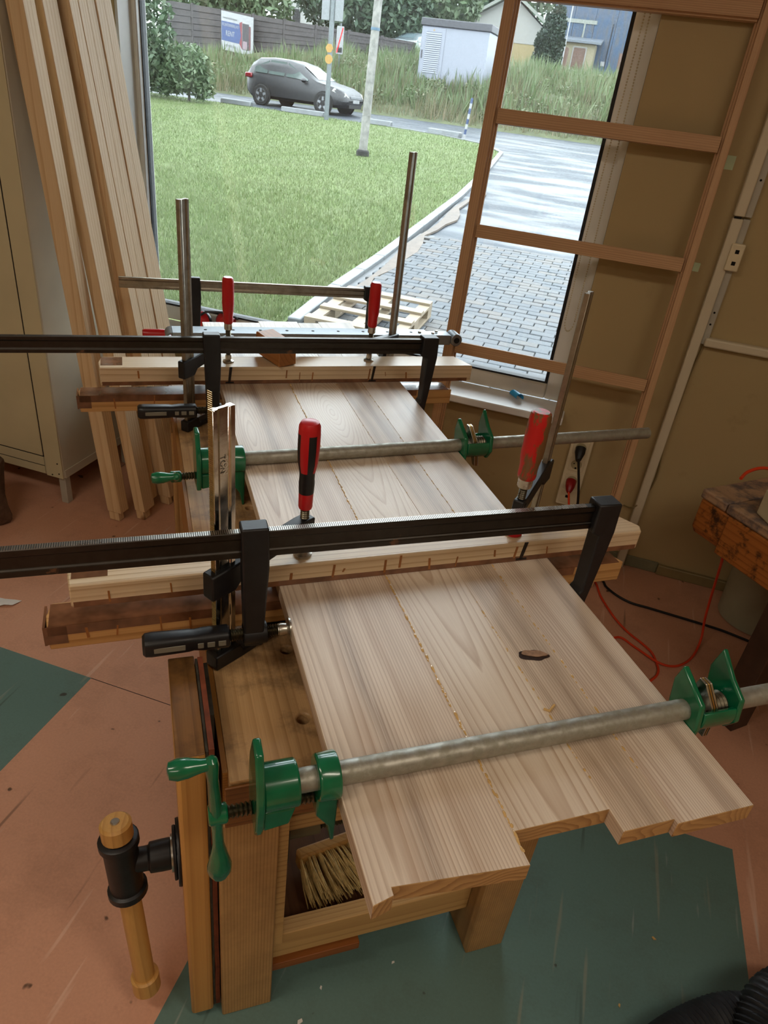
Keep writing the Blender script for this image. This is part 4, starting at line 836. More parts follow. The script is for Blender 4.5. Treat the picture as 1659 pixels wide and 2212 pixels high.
def paver_mat():
    t = NT('wet_pavers'); oi = t.n('ShaderNodeObjectInfo'); v = t.coord(); f = t.noise(v, 90, 3, .6)
    g = t.n('ShaderNodeNewGeometry'); rr = t.math('FRACT', t.math('ADD', oi.outputs['Random'], g.outputs['Random Per Island']))
    col = t.ramp(rr, [(0, lin('#7f868e')), (.6, lin('#8e949a')), (1, lin('#99928c'))]); col = t.mix(t.math('MULTIPLY', f, .25), col, lin('#54575a'))
    return t.out(col, t.math('MULTIPLY_ADD', f, .4, .42), 0, f, .1, .16)
m_paver = paver_mat(); m_joint = plain('paver_sand', '#868a8e', .6, var=.25, vs=20)
m_kerb = plain('wet_concrete', '#9aa0a4', .45, var=.2, vs=6, bump=.2)
m_pallet = wood('pallet_wood', '#d9c4a4', '#a98b64', axis='x', ring=30, stretch=.03, ctr=(.1, 0, .2), rough=.6, rnd=True)

# ground meshes (local axes: along wall, outwards, up)
def wobj(o): o.location = NV * DW; o.rotation_euler.z = RW; return o
CURB = [(.3, -2.20), (2.9, -2.32), (4.1, -2.40), (5.6, -2.43), (11, -2.68), (15.8, -3.05), (20.0, -3.46), (21.8, -4.3), (22.9, -6.0), (23.4, -8.2)]
def strip(pts, z=0.0, dz=.0, thick=.2):
    b = MB(); n_ = len(pts); b.add([(x, y, gz(y) + dz) for x, y in pts] + [(x, y, gz(y) + dz - thick) for x, y in pts], [tuple(range(n_)), tuple(range(2 * n_ - 1, n_ - 1, -1))] + [(i, i + n_, (i + 1) % n_ + n_, (i + 1) % n_) for i in range(n_)]); return b
lawn_pts = [(w - .12, N) for N, w in CURB] + [(-16, 23.7), (-40, 23.9), (-40, .31), (-3, .31)]
o = wobj(strip(lawn_pts).build('lawn', m_lawn, smooth=False)); tag(o, 'mown green lawn sloping up from the window to the road', 'lawn', kind='structure')
o = wobj(strip([(-2.1, .31), (14, .31), (14, 28.6), (-40, 28.6), (-40, 23.9), (-16, 23.7), (-8.2, 23.4), (-6.0, 22.9), (-4.3, 21.8), (-3.46, 20), (-3.05, 15.8), (-2.68, 11), (-2.43, 7.2), (-2.3, 2.9)][::-1], dz=-.03).build('road', m_asph, smooth=False)); tag(o, 'wet grey asphalt road and driveway mouth', 'road', kind='structure')
pav = wobj(strip([(-2.36, .32), (3.0, .32), (3.0, 7.4), (-2.48, 7.4)][::-1], dz=-.02, thick=.09).build('paved_driveway', m_joint, smooth=False)); tag(pav, 'wet grey block-paved driveway in front of the window', 'driveway', kind='structure')
PW, PN = .22, .12
mp = MB(); g_ = .0035; c_ = .006
mp.add([(g_, g_, 0), (PW - g_, g_, 0), (PW - g_, PN - g_, 0), (g_, PN - g_, 0), (g_, g_, .03), (PW - g_, g_, .03), (PW - g_, PN - g_, .03), (g_, PN - g_, .03), (g_ + c_, g_ + c_, .036), (PW - g_ - c_, g_ + c_, .036), (PW - g_ - c_, PN - g_ - c_, .036), (g_ + c_, PN - g_ - c_, .036)],
       [(0, 1, 5, 4), (1, 2, 6, 5), (2, 3, 7, 6), (3, 0, 4, 7), (4, 5, 9, 8), (5, 6, 10, 9), (6, 7, 11, 10), (7, 4, 8, 11), (8, 9, 10, 11)])
pme = bpy.data.meshes.new('paver'); pme.from_pydata(mp.v, [], mp.f); pme.materials.append(m_paver)
cells = []
row = 0; N = 1.3
while N < 7.25:
    w = -2.33 + (PW / 2 if row % 2 else 0) - .03 * (N - 3) / 4
    while w < 1.6: cells.append((w, N)); w += PW
    N += PN; row += 1
cells.sort(key=lambda c: 0 if (c[1] > 2.85 and c[0] < .0) else 1)
rest = MB()
for i, (w, N) in enumerate(cells):
    wob = .006 * math.sin(w * 9 + N * 13)
    if i < 298:
        o = bpy.data.objects.new('paver', pme); COL.objects.link(o); o.parent = pav; o.location = (w, N, gz(N) - .032 + wob * .5); o.rotation_euler = (math.atan(.028), random.uniform(-.01, .01), wob)
    else: rest.at(Matrix.Translation((w, N, gz(N) - .032 + wob * .5)) @ Matrix.Rotation(math.atan(.028), 4, 'X')).add(mp.v, mp.f)
rest.build('paver_field', m_paver, pav, smooth=False, kind='stuff')
# driveway kerb stones
kb = wobj(thing('kerb', 'wet concrete kerb between lawn and driveway', 'kerb')); kb['kind'] = 'structure'
cp = [Vector((w - .06, N, 0)) for N, w in CURB[1:]]; seglist = []
for a, b_ in zip(cp[:-1], cp[1:]):
    L = (b_ - a).length; n_ = max(1, round(L / 1.0))
    for k in range(n_): seglist.append((a.lerp(b_, k / n_), a.lerp(b_, (k + 1) / n_)))
for a, b_ in seglist:
    d = b_ - a; ang = math.atan2(d.y, d.x); zc = gz(a.y)
    b = MB(); b.box(.006, d.length - .006, -.06, .06, -.1, .03); o = b.build('kerb_stone', m_kerb, kb, bevel=.012); o.location = (a.x, a.y, zc); o.rotation_euler = (0, -math.atan(.028 * d.y / max(d.length, .01)), ang)
# dirt washed along the kerb and a red patch on the pavers
def dirt(label, pts, col):
    b = MB(); n_ = len(pts); b.add([(x, y, gz(y) + .0075) for x, y in pts] + [(x, y, gz(y) - .02) for x, y in pts], [tuple(range(n_)), tuple(range(2 * n_ - 1, n_ - 1, -1))] + [(i, i + n_, (i + 1) % n_ + n_, (i + 1) % n_) for i in range(n_)])
    o = wobj(b.build('dirt_patch', plain('washed_dirt', col, .7, var=.3, vs=8), smooth=False)); tag(o, label, 'dirt', kind='structure')
ed = [(4.2 + .5 * k, -2.36 - .02 * k + .03 * math.sin(k)) for k in range(18)]
dirt('brown washed-out dirt along the kerb', [(w + .06, N) for N, w in ed] + [(w + .2 + .07 * math.sin(N * 2.3) + .03 * math.sin(N * 5.1), N) for N, w in ed[::-1]], '#8c7866')
# verge terrain
b = MB(); ws = [-60 + 2.0 * i for i in range(46)]; Ns = [28.2, 28.75, 29.5, 30.5, 31.5, 33, 34.5, 36, 38, 42, 48, 56, 66, 80, 110]
vs = [(w, N, terr(w, N) - (.2 if N < 28.5 else 0) + .25 * math.sin(w * .9 + N) * math.sin(N * .7) * max(0, min(1, (N - 28.6) / 3))) for N in Ns for w in ws]; fs = []
for i in range(len(Ns) - 1):
    for j in range(len(ws) - 1): fs.append((i * 46 + j, i * 46 + j + 1, (i + 1) * 46 + j + 1, (i + 1) * 46 + j))
b.add(vs, fs); o = wobj(b.build('verge_ground', m_verge)); tag(o, 'overgrown slope rising behind the road', 'ground', kind='structure')

def blades(name, P, H, Wd, mat, label, cat, lean=.35):
    n_ = len(P); th_ = rng.uniform(0, 2 * np.pi, n_); la = rng.uniform(0, 2 * np.pi, n_); ln = rng.uniform(0, lean, n_) * H
    dx = np.stack([np.cos(th_), np.sin(th_), 0 * th_], 1) * (Wd[:, None] / 2); tip = P + np.stack([np.cos(la) * ln, np.sin(la) * ln, H], 1)
    V = np.empty((n_, 3, 3)); V[:, 0] = P - dx; V[:, 1] = P + dx; V[:, 2] = tip
    me = bpy.data.meshes.new(name); me.vertices.add(n_ * 3); me.loops.add(n_ * 3); me.polygons.add(n_)
    me.vertices.foreach_set('co', V.ravel()); me.loops.foreach_set('vertex_index', np.arange(n_ * 3)); me.polygons.foreach_set('loop_start', np.arange(0, n_ * 3, 3)); me.polygons.foreach_set('loop_total', np.full(n_, 3)); me.update()
    o = link(name, me, mat, smooth=False); wobj(o); tag(o, label, cat, kind='stuff'); return o
# lawn grass
n_ = 150000; u = rng.random(n_); Nn = 2.4 * (23.6 / 2.4) ** (u ** .85); wmax = np.interp(Nn, [c[0] for c in CURB], [c[1] for c in CURB]) - .14
ww = wmax - rng.random(n_) * (Nn * .62 + 2.2); ww -= (wmax - ww) * 0; P = np.stack([ww, Nn, -.3 + .028 * Nn], 1)
sc_ = 1 + Nn / 14; blades('lawn_grass', P, rng.uniform(.03, .075, n_) * np.where(Nn < 9, 1.15, .9), rng.uniform(.004, .009, n_) * sc_, m_blade, 'fine blades of mown lawn grass', 'grass', .8)
# meadow on the slope
def meadow(name, n_, N0, N1, w0, w1, h0, h1, wd0, wd1, mat, label):
    Nn = rng.uniform(N0, N1, n_); ww = rng.uniform(w0, w1, n_); zz = np.array([terr(a, c) for a, c in zip(ww, Nn)]) - .05
    cl = .55 + .45 * np.sin(ww * 1.7 + 1.3 * np.sin(Nn)) * np.cos(Nn * 1.1 + ww * .4)
    keep = ~((Nn > 35.3) & (ww < -17.5)); ww, Nn, zz, cl = ww[keep], Nn[keep], zz[keep], cl[keep]; n_ = len(ww)
    blades(name, np.stack([ww, Nn, zz], 1), rng.uniform(h0, h1, n_) * (.45 + cl), rng.uniform(wd0, wd1, n_), mat, label, 'grass', .6)
meadow('meadow_grass', 42000, 28.7, 40, -27, 3, .25, .75, .02, .05, m_meadow, 'tall pale meadow grass on the roadside slope')
meadow('roadside_weeds', 16000, 29.5, 44, -26, 4, .35, .95, .06, .16, m_meadow2, 'leafy green weeds on the slope right of the white kiosk')

def crown(b, lobes, n_, size, flat=1.0):
    vs, fs = [], []
    tot = sum(l[3] ** 2 for l in lobes)
    for (cx, cy, cz, r, rz) in lobes:
        k = int(n_ * r * r / tot); d = rng.normal(size=(k, 3)); d /= np.linalg.norm(d, axis=1)[:, None]; rad = r * rng.uniform(.55, 1.06, k) ** .7
        c = np.array([cx, cy, cz]) + d * rad[:, None] * np.array([1, 1, rz / r]); a = rng.normal(size=(k, 3)); a /= np.linalg.norm(a, axis=1)[:, None]; e = np.cross(a, rng.normal(size=(k, 3))); e /= np.linalg.norm(e, axis=1)[:, None]
        s_ = size * rng.uniform(.6, 1.3, k)[:, None]
        for q in range(k):
            o_ = len(vs); vs += [tuple(c[q] - a[q] * s_[q]), tuple(c[q] + e[q] * s_[q] * .45), tuple(c[q] + a[q] * s_[q]), tuple(c[q] - e[q] * s_[q] * .45)]; fs.append((o_, o_ + 1, o_ + 2, o_ + 3))
    return b.add(vs, fs)
b = MB(); lob = []
for k in range(330):
    N_ = 29.6 + 13 * random.random() ** 1.3; w_ = -26 + 29 * random.random()
    if N_ > 35 and w_ < -17.5: continue
    r_ = random.uniform(.18, .5); lob.append((w_, N_, terr(w_, N_) + r_ * .5, r_, r_ * random.uniform(.6, 1.1)))
crown(b, lob, 26000, .07); m_ = bpy.data.meshes.new('slope_shrubs'); m_.from_pydata(b.v, [], b.f)
o = wobj(link('slope_shrubs', m_, leafmat('shrub_leaves', '#7a9c5c', '#a3bd80', '#c9bf9c'), smooth=False)); tag(o, 'leafy undergrowth scattered over the roadside slope', 'shrubs', kind='stuff')
def tree(name, label, w, N, lobes, n_, size, mat, trunk=(.15, 2.5), group='trees and bushes outdoors', cat='tree', dz=0):
    t = thing(name, label, cat, og(w, N) + Vector((0, 0, dz)), RW, group)
    me = crown(MB(), lobes, n_, size); m_ = bpy.data.meshes.new('foliage'); m_.from_pydata(me.v, [], me.f); link('foliage', m_, mat, t, smooth=False)
    r, h = trunk; MB().tube([(0, 0, -.1), (.03, .02, h * .5), (0, 0, h)], [r, r * .8, r * .55], 8).build('trunk', m_bark, t)
tree('willow_tree', 'tall grey-green willow beside the road at the left of the window', -17.6, 21.8, [(0, 0, 3.2, 1.9, 2.6), (-1.6, .3, 2.4, 1.7, 2.2), (1.1, -.2, 2.1, 1.25, 1.7), (-.4, .2, 5.2, 1.8, 1.8), (.9, .3, 4.6, 1.3, 1.4), (-2.8, 0, 3.8, 1.8, 2.6)], 15000, .14, m_leafA, (.16, 3))
tree('roadside_bush', 'low loose bush in front of the car tail', -14.95, 22.3, [(0, 0, .95, .8, .75), (-.9, .1, .75, .75, .65), (.55, 0, .6, .45, .5), (-1.8, 0, 1.0, .8, .9)], 5000, .10, m_leafC, (.05, .7), cat='bush')
tree('garden_tree', 'leafy tree behind the fence right of the advertising board', -24.6, 44, [(0, 0, 3.6, 2.2, 2.0), (2, 0, 2.6, 1.6, 1.5), (-2.4, 0, 3.0, 2.0, 1.8)], 5000, .22, m_leafC, (.2, 3))
tree('garden_tree', 'broad leafy tree directly behind the two poles', -17.4, 46, [(0, 0, 3.2, 2.6, 2.4), (2.6, 0, 2.4, 1.9, 1.7), (-2.4, .5, 3.4, 2.0, 2.0), (.5, 0, 5.6, 2.2, 2.0)], 9000, .22, m_leafB, (.22, 3))
tree('garden_tree', 'round leafy tree between the blue car and the poles', -13.4, 49, [(0, 0, 3.6, 2.7, 2.6), (-2.0, 0, 3.0, 2.1, 2.2), (.6, 0, 6.2, 2.2, 2.2)], 9000, .22, m_leafC, (.22, 3))
tree('forest_tree', 'dark forest tree far behind, left of the pale house', -34, 82, [(0, 0, 7, 6, 5), (8, 0, 6, 5.5, 5), (4, 0, 11, 5, 4)], 5000, .5, m_leafB, (.4, 5))
tree('forest_tree', 'dark forest tree far behind, above the white kiosk', -19, 84, [(0, 0, 6, 5.5, 5), (6, 0, 5, 5, 4.4), (3, 0, 9, 4, 3.4)], 5000, .5, m_leafB, (.4, 5))
tree('forest_tree', 'dark forest tree far behind the advertising board', -52, 84, [(0, 0, 7, 6, 5), (8, 0, 6, 5.5, 5), (-5, 0, 8, 5, 4)], 4000, .5, m_leafB, (.4, 5))
tree('thuja', 'dense dark thuja in front of the pale yellow house', -6.75, 53, [(0, 0, .75, .98, .9), (0, 0, 1.7, .95, 1.0), (.15, 0, 2.6, .72, .8), (.25, 0, 3.3, .42, .5)], 9000, .11, m_thuja, (.12, 1.0))

# ------------------------------------------------------------------ vehicles
m_carp = plain('dark_grey_car_paint', '#34353c', .42, metal=0, var=.02, vs=.6); m_carw = plain('car_window', '#8f9f9b', .12, spec=.6); m_tyre = plain('tyre_rubber', '#141416', .8)
m_rim = plain('alloy_rim', '#c4c8cc', .4); m_lampw = plain('headlight_lens', '#f2f0e2', .12, var=.02); m_tail = plain('tail_light', '#c23440', .15); m_plate = plain('number_plate', '#e8e9ea', .4)
m_shield = plain('windscreen', '#93aab0', .08, spec=.8); m_car2 = plain('pale_blue_car_paint', '#a9b9bf', .3, metal=.2, var=.03, coat=.5)
SUV = [(0, .48, .78, .92, .70, .60), (.06, .36, .92, 1.12, .80, .62), (.22, .26, .99, 1.40, .87, .60), (.5, .24, 1.0, 1.54, .90, .62), (1.1, .24, .98, 1.585, .91, .64), (1.8, .24, .96, 1.57, .91, .64), (2.35, .24, .94, 1.47, .91, .62), (2.75, .24, .93, 1.24, .91, .64), (3.1, .24, .92, 1.03, .91, .72), (3.35, .24, .90, .985, .90, .78), (3.8, .24, .84, .91, .88, .74), (4.1, .26, .72, .80, .82, .66), (4.25, .34, .60, .66, .70, .54), (4.3, .42, .52, .56, .60, .46)]
SEDAN = [(0, .5, .78, .84, .66, .56), (.08, .36, .88, .96, .78, .62), (.4, .26, .92, 1.0, .84, .68), (.8, .24, .92, 1.06, .86, .66), (1.2, .24, .91, 1.32, .86, .58), (1.6, .24, .90, 1.42, .86, .58), (2.3, .24, .90, 1.42, .86, .58), (2.8, .24, .89, 1.22, .86, .58), (3.2, .24, .88, 1.0, .86, .68), (3.5, .24, .86, .95, .85, .72), (4.0, .26, .76, .84, .8, .66), (4.3, .36, .60, .68, .66, .5)]
def car(name, label, loc, rz, S, paint, wheels, win, shield, rear, hb):
    t = thing(name, label, 'car', loc, rz)
    def ringpts(s):
        x, zb, ze, zt, W, wt = s; r = [(W * .8, zb), (W * .97, zb + .1), (W, (zb + ze) / 2), (W * .975, ze - .04), (W * .94, ze + .01), ((W + wt) / 2 + .02, ze + (zt - ze) * .55), (wt, zt - .05 * min(1, (zt - ze) / .3)), (wt * .8, zt - .008), (wt * .35, zt)]
        return [(x, y, z) for y, z in r] + [(x, -y, z) for y, z in r[::-1]]
    body = MB().loft([ringpts(s) for s in S]).build('car_body', paint, t, angle=40)
    def at(x):
        for a, b_ in zip(S[:-1], S[1:]):
            if a[0] <= x <= b_[0]:
                f_ = (x - a[0]) / (b_[0] - a[0]); return [p + (q - p) * f_ for p, q in zip(a, b_)]
    for sgn in (-1, 1):
        for (x0, x1, c0, c1) in win:
            lo, hi = [], []
            for k in range(6):
                x = x0 + (x1 - x0) * k / 5; _, zb, ze, zt, W, wt = at(x); cut = c0 * (1 - k / 5) + c1 * k / 5
                f0, f1 = .10, max(.14, cut)
                def pt(f_):
                    z = ze + .01 + (zt - .05 - ze) * f_; y = W * .94 + (wt - W * .94) * f_ + .055 * math.sin(math.pi * f_) + .014; return y, z
                (y0, z0), (y1, z1) = pt(f0), pt(f1); lo.append((x, sgn * y0, z0)); hi.append((x, sgn * y1, z1))
            inn = [(p[0], p[1] - sgn * .012, p[2]) for p in lo + hi[::-1]]; n_ = len(inn); q = lo + hi[::-1]
            MB().add(q + inn, [(i, i + 1, 10 - i, 11 - i) for i in range(5)] + [(i, (i + 1) % n_, (i + 1) % n_ + n_, i + n_) for i in range(n_)]).build('side_window', m_carw, t)
    def cross(x0, x1, nm, mat, k0=.92):
        rr = []
        for k in range(5):
            x = x0 + (x1 - x0) * k / 4; _, zb, ze, zt, W, wt = at(x); ww_ = wt * k0
            rr.append([(x, y * ww_, zt + .008 - .012 * abs(y) ** 3) for y in (-1, -.7, -.35, 0, .35, .7, 1)])
        vs = [p for r in rr for p in r]; fs = [(i * 7 + j, i * 7 + j + 1, (i + 1) * 7 + j + 1, (i + 1) * 7 + j) for i in range(4) for j in range(6)]
        MB().add(vs + [(p[0], p[1], p[2] - .014) for p in vs], fs + [tuple(i + 35 for i in f) for f in fs]).build(nm, mat, t)
    cross(shield[0], shield[1], 'windscreen', m_shield); cross(rear[0], rear[1], 'rear_window', m_carw if paint is m_carp else m_shield, .86)
    for (x, r) in wheels:
        for sgn in (-1, 1):
            arch = MB().lathe([(-.01, r + .055), (.012, r + .05)], 'y', 26, (x, sgn * .905 if paint is m_carp else sgn * .85, r)).build('wheel_arch', m_tyre, t)
            wh = MB().lathe([(-.1, r * .7), (-.1, r * .96), (-.07, r), (.07, r), (.1, r * .96), (.1, r * .7)], 'y', 28, (x, sgn * .86 if paint is m_carp else sgn * .8, r)).build('wheel', m_tyre, t)
            rb = MB(); y0 = (.86 if paint is m_carp else .8) * sgn
            rb.lathe([(.085, r * .70), (.1, r * .68), (.1, r * .6), (.09, r * .58)] if sgn > 0 else [(-.09, r * .58), (-.1, r * .6), (-.1, r * .68), (-.085, r * .70)], 'y', 26, (x, y0, r))
            for k in range(5):
                a = 2 * math.pi * k / 5 + .3; p, q = math.cos(a), math.sin(a); s_ = .09
                rb.add([(x + p * r * .1 - q * .05, y0 + sgn * .098, r + q * r * .1 + p * .05), (x + p * r * .1 + q * .05, y0 + sgn * .098, r + q * r * .1 - p * .05), (x + p * r * .64 + q * .035, y0 + sgn * .104, r + q * r * .64 - p * .035), (x + p * r * .64 - q * .035, y0 + sgn * .104, r + q * r * .64 + p * .035), (x + p * r * .1, y0 + sgn * .08, r + q * r * .1), (x + p * r * .64, y0 + sgn * .08, r + q * r * .64)], [(0, 1, 2, 3), (0, 4, 5, 3), (1, 2, 5, 4), (0, 1, 4), (2, 3, 5)])
            rb.lathe([(sgn * .094, r * .58), (sgn * .096, r * .58)], 'y', 20, (x, y0, r)); rb.build('rim', m_rim, wh)
    L_ = S[-1][0]
    for sgn in (-1, 1):
        y = sgn * hb[0]
        MB().add([(L_ - .56, y * 1.05, hb[1] - .03), (L_ - .12, y * .86, hb[1] - .17), (L_ - .0, y * .66, hb[1] - .2), (L_ - .10, y * .76, hb[1] - .07), (L_ - .5, y * .98, hb[1] + .075), (L_ - .5, y * .9, hb[1] + .0), (L_ - .12, y * .6, hb[1] - .2)], [(0, 1, 3, 4), (1, 2, 3), (0, 5, 6, 1), (1, 6, 2), (4, 3, 6, 5), (3, 2, 6), (0, 4, 5)]).build('headlight', m_lampw, t)
        MB().box(.03, .33, min(sgn * .70, sgn * .905), max(sgn * .70, sgn * .905), hb[2], hb[2] + .15).build('tail_light', m_tail, t, bevel=.03)
        MB().at(Matrix.Translation((2.62, sgn * 1.0, .98)) @ Matrix.Diagonal((.09, .1, .075, 1))).lathe([(-1, .3), (-.6, .8), (0, 1), (.6, .8), (1, .3)], 'x', 12).build('side_mirror', paint, t)
    MB().box(L_ - .01, L_ + .012, -.26, .26, .44, .55).build('number_plate', m_plate, t, bevel=.004); MB().box(-.012, .03, -.26, .26, .62, .73).build('number_plate', m_plate, t, bevel=.004)
    MB().box(L_ - .04, L_ + .006, -.42, .42, .57, .66).build('grille', m_rim if paint is m_carp else m_tyre, t, bevel=.01); MB().box(L_ - .12, L_ - .02, -.5, .5, .27, .42).build('lower_grille', m_tyre, t, bevel=.01)
    return t
YR = RW - math.radians(7)
cl = og(-14.35, 26.35, gz(25.6) - .035)
car('dark_car', 'dark grey hatchback driving along the wet road', cl, YR, SUV, m_carp, ((.78, .34), (3.42, .34)), ((.42, .98, .45, .88), (1.04, 1.72, .9, .9), (1.80, 2.72, .9, .30)), (2.40, 3.06), (.08, .32), (.86, .80, .86))
car('pale_blue_car', 'pale blue parked car seen from behind beside the white kiosk', og(-14.2, 43.4) + Vector((0, 0, .1)), RW + math.radians(68), SEDAN, m_car2, ((.8, .3), (3.3, .3)), ((1.0, 1.6, .3, .9), (1.68, 2.9, .9, .3)), (2.5, 3.15), (.85, 1.28), (.82, .74, .72))

# ------------------------------------------------------------------ poles and signs
t = thing('wooden_pole', 'weathered whitish pole standing in the lawn', 'pole', og(-5.857, 14.6), RW); t.rotation_euler = (0, math.radians(1.3), RW)
MB().lathe([(.0, .098), (1.2, .094), (6.5, .078)], 'z', 18).build('pole_shaft', plain('weathered_pole', '#c9c6bd', .8, var=.4, vs=9), t)
b = MB(); b.lathe([(0.0, .15), (.1, .145), (.13, .12)], 'z', 14); b.build('pole_collar', m_dark, t); MB().lathe([(2.42, .0985), (2.47, .0985)], 'z', 18).build('pole_band', plain('blue_band', '#5c8fb0', .6), t)
t = thing('sign_post', 'grey steel sign post with two yellow discs at the lawn edge', 'sign post', og(-9.95, 22.6), RW)
MB().lathe([(0, .075), (5.5, .075)], 'z', 18).build('post_tube', plain('galvanised_post', '#a3adb0', .45, metal=.4), t)
m_yel = plain('yellow_disc', '#f0b21c', .4)
for z in (1.72, 2.02): MB().lathe([(-.092, .13), (-.078, .13)], 'y', 6 if z > 1.9 else 18, (0, 0, z)).build('yellow_disc', m_yel, t)
for x0 in (-.36, .09): MB().box(x0, x0 + .27, -.02, .02, 2.75, 4.6).build('sign_plate', plain('sign_back', '#b9bfc2', .5), t, bevel=.01)
t = thing('road_sign', 'small white road sign with red stroke before the fence', 'sign', og(-13.75, 33.4), RW)
MB().lathe([(0, .035), (1.9, .035)], 'z', 10).build('sign_pole', plain('sign_pole_grey', '#8f989a', .5), t); MB().box(-.17, .17, -.05, -.035, .72, 1.78).build('sign_panel', m_plate, t, bevel=.01)
b = MB(); b.add([(-.15, -.056, .78), (-.10, -.056, .76), (.15, -.056, 1.72), (.10, -.056, 1.74), (-.15, -.0505, .78), (-.10, -.0505, .76), (.15, -.0505, 1.72), (.10, -.0505, 1.74)], [(0, 1, 2, 3), (4, 7, 6, 5), (0, 4, 5, 1), (1, 5, 6, 2), (2, 6, 7, 3), (3, 7, 4, 0)]); b.build('red_stroke', m_redpl, t)
b = MB(); b.prism([(-.13, .78), (.13, .78), (.13, .95), (.07, 1.0), (.03, .93), (-.03, 1.02), (-.08, .94), (-.13, .97)], -.054, -.0505, 'y'); b.build('town_emblem', m_tyre, t)
t = thing('striped_marker', 'thin blue and white striped marker post at the road corner', 'marker', og(-5.2, 22.6), RW); t.rotation_euler = (0, math.radians(4), RW)
m_wb = plain('marker_white', '#eef0f0', .5); m_bb = plain('marker_blue', '#2f5a9c', .5)
for k in range(8): MB().lathe([(k * .145, .04), (k * .145 + .144, .04)], 'z', 12).build('marker_band', m_wb if k % 2 == 0 else m_bb, t)
for k, (w0, N0, w1, N1) in enumerate(((-14.4, 23.62, -13.2, 23.6), (-12.0, 23.55, -10.4, 23.5), (-9.0, 23.45, -7.9, 23.4), (-6.5, 23.1, -5.35, 22.75))):
    L = math.hypot(w1 - w0, N1 - N0); b = MB(); b.prism([(-.13, 0), (.13, 0), (.1, .17), (-.1, .17)], 0, L, 'x'); o = b.build('concrete_block', m_kerb, bevel=.03); o.location = og(w0, N0) - Vector((0, 0, .01)); o.rotation_euler.z = RW + math.atan2(N1 - N0, w1 - w0)
    tag(o, ['low concrete kerb block beside the roadside bush', 'low concrete kerb block between the car wheels', 'low concrete kerb block right of the weathered pole', 'low concrete kerb block beside the striped marker'][k], 'kerb block', 'kerb blocks along the road')

# ------------------------------------------------------------------ fence and advertising board
m_fence = plain('dark_fence_board', '#6a6262', .8, var=.3, vs=4)
m_gap_shade = plain('fence_shadow_gap', '#2c292a', .9)
t = thing('board_fence', 'long dark horizontal board fence behind the road', 'fence', og(-26, 38.4, 0), RW)
for i in range(8):
    w0, w1 = -26 + i * 1.8, -26 + (i + 1) * 1.8
    za, zb_ = terr(w0, 38.4), terr(w1, 38.4); topz = lambda w: 4.15 - .045 * (w + 26)
    MB().box(w0 + 26 - .06, w0 + 26 + .06, -.06, .06, za - .1, topz(w0) + .05).build('fence_post', m_fence, t)
    MB().prism([(w0 + 26, za), (w1 + 26, zb_), (w1 + 26, topz(w1) - .02), (w0 + 26, topz(w0) - .02)], -.02, .0, 'y').build('gap_shade_sheet', m_gap_shade, t)  # dark sheet added behind the boards to paint shade lines in the gaps
    nrow = 8
    for r_ in range(nrow):
        f0, f1 = r_ / nrow + .004, (r_ + 1) / nrow - .004; y_ = -.075 if r_ % 2 else -.045
        pts = [(w0 + 26 + .07, za + (topz(w0) - za) * f0), (w1 + 26 - .07, zb_ + (topz(w1) - zb_) * f0), (w1 + 26 - .07, zb_ + (topz(w1) - zb_) * f1), (w0 + 26 + .07, za + (topz(w0) - za) * f1)]
        MB().prism(pts, y_ - .012, y_ + .012, 'y').build('fence_board', m_fence, t)
t = thing('advertising_board', 'white and blue advertising board for container rental on the fence', 'sign', og(-22.2, 37.9, 2.2), RW)
SK = -.09
def skew(o):
    for v_ in o.data.vertices: v_.co.z += v_.co.x * SK
    return o
skew(MB().box(0, 1.86, -.03, .03, 0, 1.72).build('board_panel', m_plate, t)); m_bblue = plain('print_blue', '#3f66b0', .5); m_bred = plain('print_red', '#b8404e', .5)
skew(MB().prism([(0.02, .42), (1.06, .42), (1.16, .78), (1.06, 1.28), (.02, 1.28)], -.036, -.0305, 'y').build('blue_panel', m_bblue, t))
skew(MB().prism([(1.06, .42), (1.22, .2), (1.22, 1.42), (1.06, 1.34), (1.16, .78)], -.038, -.0305, 'y').build('container_side', m_bred, t)); skew(MB().box(1.24, 1.62, -.038, -.0305, .2, 1.36).build('container_inside', plain('print_dark', '#463f48', .5), t))
skew(MB().box(1.62, 1.72, -.038, -.0305, .24, 1.28).build('container_door', plain('print_dark_red', '#8d3440', .5), t)); skew(MB().box(1.27, 1.52, -.0395, -.0385, .22, .58).build('container_load', plain('print_pink', '#d8b8c2', .5), t))
def words(body, size, mat, x, z, sx):
    o = text('lettering', body, size, mat, None, (0, 0, 0), (0, 0, 0), .001, 1.0)
    me = bpy.data.meshes.new_from_object(o.evaluated_get(bpy.context.evaluated_depsgraph_get())) if False else None
    bpy.context.view_layer.update(); me = bpy.data.meshes.new_from_object(o.evaluated_get(bpy.context.evaluated_depsgraph_get()), depsgraph=bpy.context.evaluated_depsgraph_get()); bpy.data.objects.remove(o, do_unlink=True)
    xs = [v_.co.x for v_ in me.vertices]; hw = max(xs) - min(xs)
    for v_ in me.vertices: px_, py_, pz_ = v_.co; v_.co = (x + px_ * sx / hw, -.0415 - pz_, z + py_ + (x + px_ * sx / hw) * SK)
    me.materials.clear(); return link('lettering', me, mat, t, smooth=False)
m_ptxt = plain('print_grey', '#70757c', .5)
words('KONTEINERLAO', .19, m_plate, .55, 1.13, .96); words('RENT', .34, m_plate, .53, .76, .52); words('www.ladufirma.ee', .13, m_ptxt, .52, 1.44, .82); words('+372 5555 6563', .15, m_ptxt, .52, .22, .72)

